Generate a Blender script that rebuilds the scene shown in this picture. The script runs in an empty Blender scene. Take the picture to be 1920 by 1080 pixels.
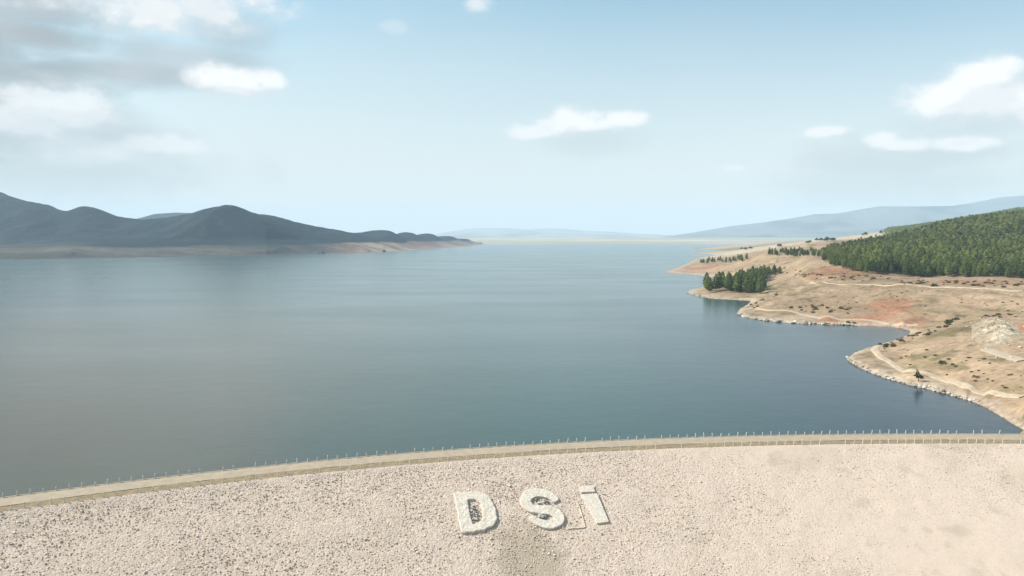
import bpy, math, random
import numpy as np
from mathutils import Vector

rad = math.radians
rng = np.random.default_rng(7)
random.seed(7)
scene = bpy.context.scene
COL = scene.collection

# ------------------------------------------------------------------ camera
F = 1371.0          # focal length in pixels of the 1920 wide frame
HOR = 444.0         # pixel row of the true horizon
CAMZ = 60.0         # metres above the water
PITCH = math.atan((540 - HOR) / F)
cam = bpy.data.cameras.new('camera')
cam.sensor_width = 36.0
cam.lens = 36.0 * F / 1920.0
cam.clip_start = 1.0
cam.clip_end = 60000.0
co = bpy.data.objects.new('camera', cam)
COL.objects.link(co)
co.location = (0, 0, CAMZ)
co.rotation_euler = (math.pi / 2 - PITCH, 0, 0)
scene.camera = co

SUN_EL, SUN_AZ = 44.0, -82.0     # azimuth from +Y towards +X
sd = Vector((math.sin(rad(SUN_AZ)) * math.cos(rad(SUN_EL)), math.cos(rad(SUN_AZ)) * math.cos(rad(SUN_EL)), math.sin(rad(SUN_EL))))
sl = bpy.data.lights.new('sun', 'SUN')
sl.energy = 4.2
sl.angle = rad(0.53)
sl.color = (1.0, 0.94, 0.85)
so = bpy.data.objects.new('sun', sl)
COL.objects.link(so)
so.location = (-200, 40, 200)
so.rotation_euler = sd.to_track_quat('Z', 'Y').to_euler()

scene.view_settings.view_transform = 'Standard'
scene.view_settings.look = 'None'
scene.view_settings.gamma = 1.0
scene.view_settings.exposure = 0.85
scene.render.engine = 'CYCLES'
scene.cycles.use_denoising = True
scene.cycles.max_bounces = 6
scene.cycles.volume_bounces = 1
scene.cycles.transparent_max_bounces = 8


def ray(px, py):
    xc, yc = (px - 960.0) / F, (540.0 - py) / F
    c, s = math.cos(PITCH), math.sin(PITCH)
    return np.array([xc, c + yc * s, -s + yc * c])


def on_z(px, py, z=0.0):
    d = ray(px, py)
    t = (z - CAMZ) / d[2]
    return np.array([d[0] * t, d[1] * t, z])


def at_y(px, py, Y):
    d = ray(px, py)
    t = Y / d[1]
    return np.array([d[0] * t, Y, CAMZ + d[2] * t])


# ------------------------------------------------------------------ node helper
class NT:
    def __init__(self, tree):
        self.t = tree

    def n(self, kind, **kw):
        x = self.t.nodes.new(kind)
        for k, v in kw.items():
            setattr(x, k, v)
        return x

    def link(self, a, b):
        self.t.links.new(a, b)

    def val(self, sock, v):
        if hasattr(v, 'links') or isinstance(v, bpy.types.NodeSocket):
            self.link(v, sock)
        else:
            sock.default_value = v

    def math(self, op, a, b=None, c=None, clamp=False):
        x = self.n('ShaderNodeMath', operation=op, use_clamp=clamp)
        self.val(x.inputs[0], a)
        if b is not None: self.val(x.inputs[1], b)
        if c is not None: self.val(x.inputs[2], c)
        return x.outputs[0]

    def vmath(self, op, a, b=None, out=0):
        x = self.n('ShaderNodeVectorMath', operation=op)
        self.val(x.inputs[0], a)
        if b is not None: self.val(x.inputs[1], b)
        return x.outputs[out]

    def noise(self, vec, scale, detail=4, rough=0.55, out=0, dim='3D'):
        x = self.n('ShaderNodeTexNoise', noise_dimensions=dim)
        self.link(vec, x.inputs['Vector'])
        x.inputs['Scale'].default_value = scale
        x.inputs['Detail'].default_value = detail
        x.inputs['Roughness'].default_value = rough
        return x.outputs[out]

    def remap(self, v, a, b, c=0.0, d=1.0, smooth=False):
        x = self.n('ShaderNodeMapRange')
        if smooth: x.interpolation_type = 'SMOOTHSTEP'
        self.val(x.inputs[0], v)
        for i, q in enumerate((a, b, c, d)):
            self.val(x.inputs[1 + i], q)
        return x.outputs[0]

    def mix(self, f, a, b, blend='MIX'):
        x = self.n('ShaderNodeMix', data_type='RGBA', blend_type=blend)
        self.val(x.inputs[0], f)
        self.val(x.inputs[6], a if not isinstance(a, tuple) else (*a, 1))
        self.val(x.inputs[7], b if not isinstance(b, tuple) else (*b, 1))
        return x.outputs[2]


# ------------------------------------------------------------------ world: sky and clouds
world = bpy.data.worlds.new('World')
scene.world = world
world.use_nodes = True
wt = world.node_tree
wt.nodes.clear()
W = NT(wt)
SKY = 0.10
sky = W.n('ShaderNodeTexSky', sky_type='NISHITA')
sky.sun_disc = False
sky.sun_elevation = rad(SUN_EL)
sky.sun_rotation = rad(SUN_AZ)
sky.altitude = 600
sky.air_density = 1.0
sky.dust_density = 2.2
sky.ozone_density = 1.2
tc = W.n('ShaderNodeTexCoord')
dirv = tc.outputs['Generated']


def angles(px, py):
    d = ray(px, py)
    d = d / np.linalg.norm(d)
    return math.atan2(d[0], d[1]), math.asin(d[2])


def cloud_group(name, items, namp, nscale, soft):
    """density of a set of clouds at a direction (azimuth, elevation); items are (px, py, half width, half height, opacity)"""
    g = bpy.data.node_groups.new(name, 'ShaderNodeTree')
    g.interface.new_socket('Dir', in_out='INPUT', socket_type='NodeSocketVector')
    g.interface.new_socket('Off', in_out='INPUT', socket_type='NodeSocketVector')
    g.interface.new_socket('Density', in_out='OUTPUT', socket_type='NodeSocketFloat')
    G = NT(g)
    gi, go = G.n('NodeGroupInput'), G.n('NodeGroupOutput')
    nv = G.vmath('ADD', gi.outputs[0], gi.outputs[1])
    nv = G.vmath('NORMALIZE', nv)
    sep = G.n('ShaderNodeSeparateXYZ')
    G.link(nv, sep.inputs[0])
    az = G.math('ARCTAN2', sep.outputs[0], sep.outputs[1])
    el = G.math('ARCSINE', sep.outputs[2])
    st = G.vmath('MULTIPLY', nv, (1.0, 1.0, 1.7))
    n1 = G.noise(st, nscale, 8, 0.6)
    n2 = G.noise(st, nscale * 0.45, 3, 0.5)
    nz = G.math('ADD', G.math('MULTIPLY', n1, 0.65), G.math('MULTIPLY', n2, 0.35))
    nz = G.math('MULTIPLY', G.math('SUBTRACT', nz, 0.5), namp)
    uv = G.n('ShaderNodeCombineXYZ')
    G.link(az, uv.inputs[0]); G.link(el, uv.inputs[1])
    acc = None
    for px, py, rx, ry, op in items:
        a, e = angles(px, py)
        sx, sy = F / rx, F / ry
        v = G.vmath('MULTIPLY', G.vmath('SUBTRACT', uv.outputs[0], (a, e, 0)), (sx, sy, 0))
        ln = G.vmath('LENGTH', v, out=1)
        x = G.math('ADD', G.math('SUBTRACT', 1.0, ln), nz)
        d = G.remap(x, 0.0, soft, 0.0, op, smooth=True)
        acc = d if acc is None else G.math('MAXIMUM', acc, d)
    G.link(acc, go.inputs[0])
    return g


WHITE = [(1085, 232, 110, 34, .95), (1165, 222, 62, 20, .9), (1060, 222, 45, 26, .95), (1000, 248, 60, 22, .75),
         (1825, 180, 120, 54, 1), (1785, 186, 85, 46, 1), (1890, 186, 100, 48, 1), (1838, 150, 75, 46, 1), (1990, 190, 130, 52, 1),
         (1545, 247, 52, 14, .75), (1650, 264, 40, 18, .85), (1700, 272, 70, 16, .8), (1800, 268, 65, 18, .8), (1375, 315, 32, 10, .45),
         (890, 8, 38, 22, .55), (440, 152, 110, 34, .95), (500, 150, 48, 28, .9), (290, 18, 120, 60, .95), (370, 10, 110, 60, .85),
         (250, -40, 260, 90, .9), (100, 205, 130, 42, .75), (40, 225, 110, 50, .7), (300, 272, 110, 24, .55), (150, 280, 160, 30, .5),
         (740, 50, 30, 14, .25)]
GREY = [(60, 68, 190, 42, .95), (230, 135, 230, 40, .75), (70, 140, 170, 50, .85), (60, 10, 210, 60, .8), (330, 110, 200, 50, .55),
        (120, 250, 260, 70, .55), (60, 320, 420, 70, .35), (420, 60, 130, 50, .45), (-150, 60, 320, 170, .9), (-150, 220, 280, 120, .7),
        (1100, 262, 150, 40, .2), (1680, 300, 260, 50, .4), (1850, 226, 170, 36, .25), (1650, 340, 330, 60, .3)]
gw = cloud_group('white clouds', WHITE, 2.2, 25.0, 0.72)
gg = cloud_group('grey clouds', GREY, 1.6, 12.0, 0.8)


def use(g, off=(0, 0, 0)):
    x = W.n('ShaderNodeGroup', node_tree=g)
    W.link(dirv, x.inputs[0])
    x.inputs[1].default_value = off
    return x.outputs[0]


dw, dws = use(gw), use(gw, (-0.012, 0.0, 0.022))
dg, dgs = use(gg), use(gg, (-0.02, 0.0, 0.03))
sp = W.n('ShaderNodeSeparateXYZ')
W.link(dirv, sp.inputs[0])
# scattered cloud over the rest of the sky, outside the stretch the photo shows
cs = W.math('DIVIDE', 1.0, W.math('MAXIMUM', W.math('ADD', sp.outputs[2], 0.12), 0.02))
flat = W.vmath('MULTIPLY', dirv, (1, 1, 0))
sc_ = W.n('ShaderNodeVectorMath', operation='SCALE')
W.link(flat, sc_.inputs[0]); W.link(cs, sc_.inputs['Scale'])
nn = W.noise(sc_.outputs[0], 0.9, 6, 0.55)
other = W.remap(nn, 0.52, 0.72, 0, 0.8, smooth=True)
azi = W.math('ABSOLUTE', W.math('ARCTAN2', sp.outputs[0], sp.outputs[1]))
away = W.math('MAXIMUM', W.remap(azi, 0.75, 1.1, 0, 1, smooth=True), W.remap(sp.outputs[2], 0.42, 0.6, 0, 1, smooth=True))
other = W.math('MULTIPLY', other, away)
k = 0.60 / SKY
lit_w = W.remap(W.math('SUBTRACT', dw, dws), -0.35, 0.45, 0.0, 1.0)
lit_g = W.remap(W.math('SUBTRACT', dg, dgs), -0.4, 0.4, 0.0, 1.0)
cw = W.mix(lit_w, (0.74 * k, 0.77 * k, 0.79 * k), (1.0 * k, 0.985 * k, 0.96 * k))
cg = W.mix(lit_g, (0.23 * k, 0.275 * k, 0.295 * k), (0.46 * k, 0.475 * k, 0.49 * k))
skyc = W.mix(1.0, sky.outputs[0], (0.84, 1.07, 0.95), 'MULTIPLY')
# high thin veil
veil = W.noise(W.vmath('MULTIPLY', dirv, (1.0, 1.0, 3.0)), 2.2, 4, 0.5)
left = W.remap(W.math('ARCTAN2', sp.outputs[0], sp.outputs[1]), -0.55, 0.5, 0.5, 0.18)
skyc = W.mix(W.math('MULTIPLY', W.remap(veil, 0.3, 0.7, 0.5, 1.2), left), skyc, (0.60 * k, 0.73 * k, 0.745 * k))
low = W.remap(W.math('ARCSINE', sp.outputs[2]), 0.0, 0.30, 0.95, 0.0)
skyc = W.mix(low, skyc, (0.90 * k, 0.86 * k, 0.815 * k))
skyc = W.mix(dg, skyc, cg)
skyc = W.mix(dw, skyc, cw)
skyc = W.mix(other, skyc, (0.72 * k, 0.75 * k, 0.77 * k))
bg = W.n('ShaderNodeBackground')
W.link(skyc, bg.inputs[0])
bg.inputs[1].default_value = SKY
wo = W.n('ShaderNodeOutputWorld')
W.link(bg.outputs[0], wo.inputs[0])


# ------------------------------------------------------------------ numpy noise
_perm = np.random.default_rng(3).random((256, 256))


def vnoise(x, y):
    xi, yi = np.floor(x).astype(int), np.floor(y).astype(int)
    fx, fy = x - xi, y - yi
    fx, fy = fx * fx * (3 - 2 * fx), fy * fy * (3 - 2 * fy)
    g = lambda a, b: _perm[a & 255, b & 255]
    return (g(xi, yi) * (1 - fx) + g(xi + 1, yi) * fx) * (1 - fy) + (g(xi, yi + 1) * (1 - fx) + g(xi + 1, yi + 1) * fx) * fy


def fbm(x, y, octaves=5, gain=0.5):
    """about -1..1"""
    s, a, tot = 0, 1.0, 0
    for i in range(octaves):
        s = s + a * (vnoise(x * 2 ** i + 17.3 * i, y * 2 ** i + 5.1 * i) * 2 - 1)
        tot += a
        a *= gain
    return s / tot


def sstep(x, a, b):
    t = np.clip((x - a) / (b - a), 0, 1)
    return t * t * (3 - 2 * t)


def lerp(a, b, t):
    return a + (b - a) * t[..., None]


# ------------------------------------------------------------------ mesh helpers
def mesh_np(name, verts, faces, mat=None, smooth=True, cols=None, link=True, parent=None):
    """faces: int array (n,3) or (n,4), or a list of such arrays"""
    me = bpy.data.meshes.new(name)
    fl = faces if isinstance(faces, list) else [faces]
    fl = [np.asarray(f, dtype=np.int32) for f in fl if len(f)]
    verts = np.asarray(verts, dtype=np.float32)
    me.vertices.add(len(verts))
    me.vertices.foreach_set('co', verts.ravel())
    loops = np.concatenate([f.ravel() for f in fl])
    sizes = np.concatenate([np.full(len(f), f.shape[1], dtype=np.int32) for f in fl])
    me.loops.add(len(loops))
    me.loops.foreach_set('vertex_index', loops)
    me.polygons.add(len(sizes))
    me.polygons.foreach_set('loop_start', np.concatenate(([0], np.cumsum(sizes)[:-1])).astype(np.int32))
    me.polygons.foreach_set('loop_total', sizes)
    me.polygons.foreach_set('use_smooth', np.full(len(sizes), smooth))
    me.update(calc_edges=True)
    me.validate()
    if cols is not None:
        a = me.color_attributes.new('Col', 'FLOAT_COLOR', 'POINT')
        c = np.ones((len(verts), 4), dtype=np.float32)
        c[:, :3] = cols
        a.data.foreach_set('color', c.ravel())
    if mat: me.materials.append(mat)
    if not link: return me
    o = bpy.data.objects.new(name, me)
    COL.objects.link(o)
    if parent: o.parent = parent
    return o


def grid_faces(nu, nv):
    i = np.arange(nu * nv).reshape(nu, nv)
    return np.stack([i[:-1, :-1], i[1:, :-1], i[1:, 1:], i[:-1, 1:]], -1).reshape(-1, 4)


def tag(o, label=None, cat=None, group=None, kind=None):
    if label: o['label'] = label
    if cat: o['category'] = cat
    if group: o['group'] = group
    if kind: o['kind'] = kind
    return o


def empty(name, loc=(0, 0, 0), rz=0.0):
    o = bpy.data.objects.new(name, None)
    o.empty_display_size = 0.5
    o.location = loc
    o.rotation_euler = (0, 0, rz)
    COL.objects.link(o)
    return o


def copy_thing(src, loc, rz, scale=1.0, label=None, group=None):
    r = src.copy()
    COL.objects.link(r)
    r.location = loc
    r.rotation_euler = (0, 0, rz)
    r.scale = (scale, scale, scale) if not isinstance(scale, tuple) else scale
    for ch in SRC_CH.get(src.name, ()):
        c = ch.copy()
        COL.objects.link(c)
        c.parent = r
    tag(r, label, None, group)
    return r


SRC_CH = {}


# ------------------------------------------------------------------ materials
def principled(name, rough=0.9, spec=0.3):
    m = bpy.data.materials.new(name)
    m.use_nodes = True
    t = NT(m.node_tree)
    p = m.node_tree.nodes['Principled BSDF']
    p.inputs['Roughness'].default_value = rough
    p.inputs['Specular IOR Level'].default_value = spec
    return m, t, p


def bump(t, p, h, strength, dist):
    b = t.n('ShaderNodeBump')
    b.inputs['Strength'].default_value = strength
    b.inputs['Distance'].default_value = dist
    t.link(h, b.inputs['Height'])
    t.link(b.outputs[0], p.inputs['Normal'])


def mat_terrain(name, fine=0.5, amount=0.45, bd=0.6):
    m, t, p = principled(name, 0.95, 0.1)
    at = t.n('ShaderNodeVertexColor', layer_name='Col')
    pos = t.n('ShaderNodeNewGeometry').outputs['Position']
    n1 = t.noise(pos, fine, 6, 0.65)
    n2 = t.noise(pos, fine * 0.12, 5, 0.6)
    f = t.math('ADD', t.math('MULTIPLY', n1, 0.6), t.math('MULTIPLY', n2, 0.4))
    v = t.remap(f, 0.3, 0.7, 1.0 - amount, 1.0 + amount)
    cc = t.n('ShaderNodeCombineColor')
    for i in range(3): t.link(v, cc.inputs[i])
    c = t.mix(1.0, at.outputs[0], cc.outputs[0], 'MULTIPLY')
    t.link(c, p.inputs['Base Color'])
    bump(t, p, f, 0.7, bd)
    return m


def mat_attr(name, rough=0.85, vary=0.25, scale=1.0, spec=0.15, thin=0.0):
    """colour from the mesh's own attribute, varied a little per object and by fine noise"""
    m, t, p = principled(name, rough, spec)
    at = t.n('ShaderNodeVertexColor', layer_name='Col')
    oi = t.n('ShaderNodeObjectInfo')
    tcn = t.n('ShaderNodeTexCoord').outputs['Object']
    n = t.noise(tcn, scale, 4, 0.6)
    v = t.math('ADD', t.remap(n, 0.3, 0.7, 1 - vary, 1 + vary), t.remap(oi.outputs['Random'], 0, 1, -vary * 0.6, vary * 0.6))
    cc = t.n('ShaderNodeCombineColor')
    for i in range(3): t.link(v, cc.inputs[i])
    colr_ = t.mix(1.0, at.outputs[0], cc.outputs[0], 'MULTIPLY')
    t.link(colr_, p.inputs['Base Color'])
    if thin:
        tr = t.n('ShaderNodeBsdfTranslucent')
        t.link(t.mix(1.0, colr_, (1.25, 1.35, 0.8), 'MULTIPLY'), tr.inputs[0])
        ms = t.n('ShaderNodeMixShader')
        ms.inputs[0].default_value = thin
        t.link(p.outputs[0], ms.inputs[1]); t.link(tr.outputs[0], ms.inputs[2])
        t.link(ms.outputs[0], m.node_tree.nodes['Material Output'].inputs['Surface'])
    return m


def mat_plain(name, col, rough=0.85, vary=0.2, scale=2.0, spec=0.2, b=0.0):
    m, t, p = principled(name, rough, spec)
    pos = t.n('ShaderNodeTexCoord').outputs['Object']
    n = t.noise(pos, scale, 6, 0.65)
    c = t.mix(t.remap(n, 0.3, 0.7), tuple(x * (1 - vary) for x in col), tuple(min(1, x * (1 + vary)) for x in col))
    t.link(c, p.inputs['Base Color'])
    if b: bump(t, p, n, 0.6, b)
    return m


M_TERR = mat_terrain('dry earth', 0.35, 0.55, 0.8)
M_FAR = mat_terrain('far land', 0.02, 0.30, 8.0)
M_HILL = mat_terrain('wooded hill', 0.03, 0.5, 22.0)
M_LEAF = mat_attr('needle foliage', 0.8, 0.22, 0.8, 0.15, 0.4)
M_BUSH = mat_attr('bush leaves', 0.85, 0.25, 2.0, 0.15, 0.3)
M_BARK = mat_plain('bark', (0.12, 0.085, 0.06), 0.95, 0.3, 3.0)
M_ROCK = mat_attr('pale rock', 0.9, 0.25, 2.0, 0.2)
M_POST = mat_plain('post concrete', (0.52, 0.48, 0.41), 0.8, 0.15, 4.0)
M_LETTER, t, p = principled('whitewashed stone', 0.9, 0.15)
_p = t.n('ShaderNodeTexCoord').outputs['Object']
_v = t.n('ShaderNodeTexVoronoi')
t.link(_p, _v.inputs['Vector'])
_v.inputs['Scale'].default_value = 2.4
_s = t.n('ShaderNodeSeparateColor')
t.link(_v.outputs['Color'], _s.inputs[0])
_c = t.mix(_s.outputs[0], (0.55, 0.505, 0.44), (0.69, 0.645, 0.575))
_n = t.noise(_p, 0.7, 5, 0.65)
_c = t.mix(t.math('MULTIPLY', t.remap(_n, 0.5, 0.7), 0.6), _c, (0.50, 0.43, 0.35))
_c = t.mix(t.remap(_v.outputs['Distance'], 0.30, 0.42, 0.0, 0.6), _c, (0.46, 0.40, 0.33))
t.link(_c, p.inputs['Base Color'])
bump(t, p, t.math('SUBTRACT', 1.0, _v.outputs['Distance']), 0.4, 0.1)
M_OUTL = mat_plain('faded white stone', (0.52, 0.45, 0.37), 0.9, 0.3, 2.5, 0.2, 0.05)
M_PATH = mat_plain('pale track dirt', (0.37, 0.295, 0.215), 0.95, 0.25, 0.35, 0.1, 0.1)
M_ROAD = mat_plain('crest road gravel', (0.30, 0.25, 0.19), 0.9, 0.14, 0.6, 0.2, 0.05)
M_SHOULDER = mat_plain('brown shoulder', (0.215, 0.17, 0.11), 0.95, 0.35, 0.9, 0.1, 0.08)  # strip browner and darker than the road
M_KERB = mat_plain('kerb concrete', (0.27, 0.235, 0.185), 0.85, 0.15, 2.0, 0.2, 0.02)
M_GROUND = mat_plain('valley ground', (0.36, 0.29, 0.2), 0.95, 0.2, 0.01, 0.1, 1.0)


# ------------------------------------------------------------------ thin plate surfaces
class TPS:
    def __init__(self, pts, vals, reg=1e-3):
        self.p = np.array(pts, float)
        n = len(self.p)
        d = np.linalg.norm(self.p[:, None] - self.p[None], axis=-1)
        K = self.phi(d) + reg * np.eye(n)
        P = np.c_[np.ones(n), self.p]
        A = np.block([[K, P], [P.T, np.zeros((3, 3))]])
        self.w = np.linalg.solve(A, np.r_[np.array(vals, float), 0, 0, 0])

    @staticmethod
    def phi(r):
        return np.where(r > 1e-9, r * r * np.log(np.maximum(r, 1e-9)), 0)

    def __call__(self, q):
        out = np.empty(len(q))
        for i in range(0, len(q), 20000):
            s = q[i:i + 20000]
            d = np.linalg.norm(s[:, None] - self.p[None], axis=-1)
            out[i:i + 20000] = self.phi(d) @ self.w[:-3] + self.w[-3] + s @ self.w[-2:]
        return out


KU, KV = F / 100.0, 8.0


def key(P):
    return (P[0] / P[1] * KU, math.log(P[1]) * KV)


def in_poly(x, y, poly):
    r = np.zeros(x.shape, bool)
    j = len(poly) - 1
    for i in range(len(poly)):
        (ax, ay), (bx, by) = poly[i], poly[j]
        if ay != by:
            r ^= ((ay > y) != (by > y)) & (x < (bx - ax) * (y - ay) / (by - ay) + ax)
        j = i
    return r


def keep_shore(X, Y, Z, pix, close):
    """land stays out of the water inside the traced waterline and the bed stays under it outside"""
    K = np.array([key(on_z(a, b, 0.0)) for a, b in pix])
    poly = np.concatenate([K, np.array(close)])
    kx, ky = X / Y * KU, np.log(Y) * KV
    ins = in_poly(kx, ky, poly)
    L = np.concatenate(([0], np.cumsum(np.linalg.norm(np.diff(K, axis=0), axis=1))))
    t = np.linspace(0, L[-1], int(L[-1] / 0.08))
    Q = np.stack([np.interp(t, L, K[:, i]) for i in range(2)], -1)
    D = np.full(X.size, 9.0)
    m = (np.abs(Z.ravel()) < 9)
    pts = np.c_[kx.ravel(), ky.ravel()]
    idx = np.nonzero(m)[0]
    for i in range(0, len(idx), 20000):
        q = pts[idx[i:i + 20000]]
        D[idx[i:i + 20000]] = np.sqrt(((q[:, None] - Q[None]) ** 2).sum(-1).min(1))
    D = D.reshape(X.shape)
    jag = 0.5 + 0.9 * vnoise(kx * 16, ky * 16)
    return np.where(ins, np.maximum(Z, np.minimum(D * 13 * jag, 1.6) - 0.05), np.minimum(Z, -np.minimum(D * 12, 2.5) * 1.0 - 0.05))


class Land:
    """a height field over (X/Y, ln Y), finest near the camera"""
    def __init__(self, ctrl, u0, u1, y0, y1, nu, nv, reg=1e-3, post=None):
        pts, vals = [], []
        for c in ctrl:
            if c[0] == 'k':
                pts.append(tuple(c[1])); vals.append(c[2]); continue
            px, py, mode, v = c
            P = on_z(px, py, v) if mode == 'z' else (at_y(px, py, v) if mode == 'y' else np.array([(px - 960) / F * mode, mode, v]))
            pts.append(key(P)); vals.append(P[2])
        self.tps = TPS(pts, vals, reg)
        self.us = np.linspace(u0, u1, nu)
        self.ls = np.linspace(math.log(y0), math.log(y1), nv)
        U, L = np.meshgrid(self.us, self.ls, indexing='ij')
        Y = np.exp(L); X = U * Y
        Z = self.tps(np.c_[U.ravel() * KU, L.ravel() * KV]).reshape(U.shape)
        self.X, self.Y = X, Y
        self.Z = post(X, Y, Z) if post else Z

    def h(self, x, y):
        u = np.asarray(x) / np.asarray(y)
        a = np.clip((u - self.us[0]) / (self.us[1] - self.us[0]), 0, len(self.us) - 1.001)
        b = np.clip((np.log(y) - self.ls[0]) / (self.ls[1] - self.ls[0]), 0, len(self.ls) - 1.001)
        i, j = a.astype(int), b.astype(int)
        fa, fb = a - i, b - j
        Z = self.Z
        return (Z[i, j] * (1 - fa) + Z[i + 1, j] * fa) * (1 - fb) + (Z[i, j + 1] * (1 - fa) + Z[i + 1, j + 1] * fa) * fb

    def drop(self, px, py):
        """where the line of sight at a pixel meets the land"""
        d = ray(px, py)
        ts = np.exp(np.linspace(math.log(math.exp(self.ls[0]) / d[1]), math.log(math.exp(self.ls[-1]) / d[1]) - 1e-4, 4000))
        z = CAMZ + d[2] * ts
        h = self.h(d[0] * ts, d[1] * ts)
        w = np.nonzero(z <= h)[0]
        if not len(w): return None
        t = ts[w[0]]
        return np.array([d[0] * t, d[1] * t, h[w[0]]])


def shore_ctrl(pix, side, delta, zin, zout):
    """a dense waterline with a bank just behind it and a bed just before it"""
    K = np.array([key(on_z(a, b, 0.0)) for a, b in pix])
    L = np.concatenate(([0], np.cumsum(np.linalg.norm(np.diff(K, axis=0), axis=1))))
    n = int(L[-1] / 0.13)
    t = np.linspace(0, L[-1], n)
    Q = np.stack([np.interp(t, L, K[:, i]) for i in range(2)], -1)
    Q[1:-1] = (Q[:-2] + 2 * Q[1:-1] + Q[2:]) / 4
    d = np.gradient(Q, axis=0); d /= np.linalg.norm(d, axis=1)[:, None] + 1e-9
    wn = np.stack([-d[:, 1], d[:, 0]], -1) * side
    out = [(q, 0.0) for q in Q]
    for q, w_ in zip(Q[::2], wn[::2]):
        for sgn, zz in ((1, zout), (-1, zin)):
            p_ = q + w_ * delta * sgn
            # leave a point out where another stretch of the waterline is nearer
            if np.min(np.linalg.norm(Q - p_, axis=1)) > delta * 0.8:
                out.append((p_, zz))
    return out


# right bank: pixel, then either its height above the water ('z') or its distance ('y')
SHORE_R = [(1935, 818), (1918, 805), (1895, 793), (1870, 777), (1840, 760), (1800, 746), (1750, 733), (1700, 721), (1650, 706), (1618, 693), (1596, 681), (1588, 673),
               (1600, 663), (1625, 653), (1655, 645), (1682, 637), (1702, 629), (1708, 621), (1690, 615),
               (1640, 612), (1590, 610), (1530, 608), (1480, 606), (1430, 601), (1395, 595), (1381, 588), (1388, 579), (1402, 571),
               (1408, 564), (1370, 562), (1335, 560), (1305, 555), (1286, 548), (1298, 543), (1318, 538), (1330, 529),
               (1340, 521), (1310, 516), (1275, 513), (1245, 510), (1262, 505), (1278, 499), (1292, 493), (1300, 487), (1318, 482), (1345, 478.5),
               (1330, 476), (1296, 474), (1330, 471.5), (1360, 469), (1320, 467), (1290, 464.5)]
C = [('k', *q) for q in shore_ctrl(SHORE_R, 1, 0.09, 0.8, -1.6)]
# under water
for px, py, z in [(1880, 815, -5), (1820, 775, -5), (1740, 750, -5), (1660, 725, -5), (1590, 700, -5), (1560, 675, -5), (1585, 655, -5), (1640, 632, -3.5), (1680, 626, -2),
                  (1600, 622, -4), (1500, 617, -5), (1420, 610, -5), (1370, 596, -5), (1355, 578, -5), (1385, 568, -2.5), (1330, 568, -5), (1270, 556, -5), (1265, 540, -5),
                  (1300, 530, -4), (1320, 524, -1.5), (1260, 518, -4), (1215, 510, -5), (1240, 500, -5), (1265, 490, -5), (1290, 480, -4), (1250, 473, -5), (1200, 480, -6), (1150, 520, -8), (1200, 600, -10), (1300, 700, -10),
                  (1500, 760, -10), (1700, 800, -9), (1150, 466, -6), (1310, 469.6, -2)]:
    C.append((px, py, 'z', z))
# near headland
C += [(1920, 748, 'z', 4.5), (1800, 724, 'z', 2.2), (1700, 694, 'z', 2.4), (1650, 667, 'z', 3), (1625, 672, 'z', 2), (1920, 690, 'z', 9), (1800, 670, 'z', 8),
      (1850, 742, 'z', 2.4), (1850, 726, 'z', 3.3), (1890, 735, 'z', 4.2), (1885, 762, 'z', 2.6), (1740, 655, 'z', 7.2), (1700, 645, 'z', 5), (1850, 640, 'z', 12), (1920, 640, 'z', 14), (1800, 601, 'z', 14), (1750, 616, 'z', 10), (1840, 592, 'z', 16), (1860, 620, 'z', 13.5), (1910, 660, 'z', 11.5),
      (1920, 589, 'z', 18), (1990, 583, 'z', 20), (2000, 680, 'z', 12), (2000, 770, 'z', 9),
      (1760, 1, 470.0, 4.0), (1830, 1, 470.0, 9.0), (1930, 1, 480.0, 13.0)]
C = [c if not np.isscalar(c[1]) or c[1] != 1 else (c[0], 0, c[2], c[3]) for c in C]
# middle headland
C += [(1450, 591, 'z', 2.5), (1550, 598, 'z', 3), (1690, 606, 'z', 3), (1405, 580, 'z', 1.6), (1430, 562, 'z', 5), (1500, 576, 'z', 5.5), (1600, 581, 'z', 6.2),
      (1700, 587, 'z', 7), (1600, 560, 'z', 10.5), (1700, 561, 'z', 11.5), (1800, 568, 'z', 12.5), (1900, 562, 'z', 16), (1500, 546, 'z', 11.5),
      (1440, 541, 'z', 7.5), (1600, 539, 'z', 17), (1700, 539, 'z', 18.5), (1800, 541, 'z', 19.5), (1900, 546, 'z', 20), (2000, 550, 'z', 22),
      (1600, 509, 'y', 770), (1700, 517, 'y', 735), (1800, 519, 'y', 710), (1920, 521, 'y', 690), (2050, 520, 'y', 680), (1548, 494, 'y', 860), (1500, 491, 'y', 920),
      (1480, 478, 'y', 1060), (1430, 477, 'y', 1120), (1400, 500, 'y', 980), (1450, 492, 'y', 1030), (1400, 483, 'y', 1330), (1350, 497, 'y', 1290), (1315, 492, 'y', 1420), (1385, 490, 'y', 1340),
      (1330, 508, 'y', 1260), (1330, 549, 'z', 2), (1400, 549, 'z', 3.5), (1425, 536, 'z', 6.5), (1440, 518, 'y', 940), (1480, 520, 'y', 880), (1500, 510, 'y', 860), (1380, 532, 'z', 5.0), (1345, 534, 'z', 2.5)]
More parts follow.
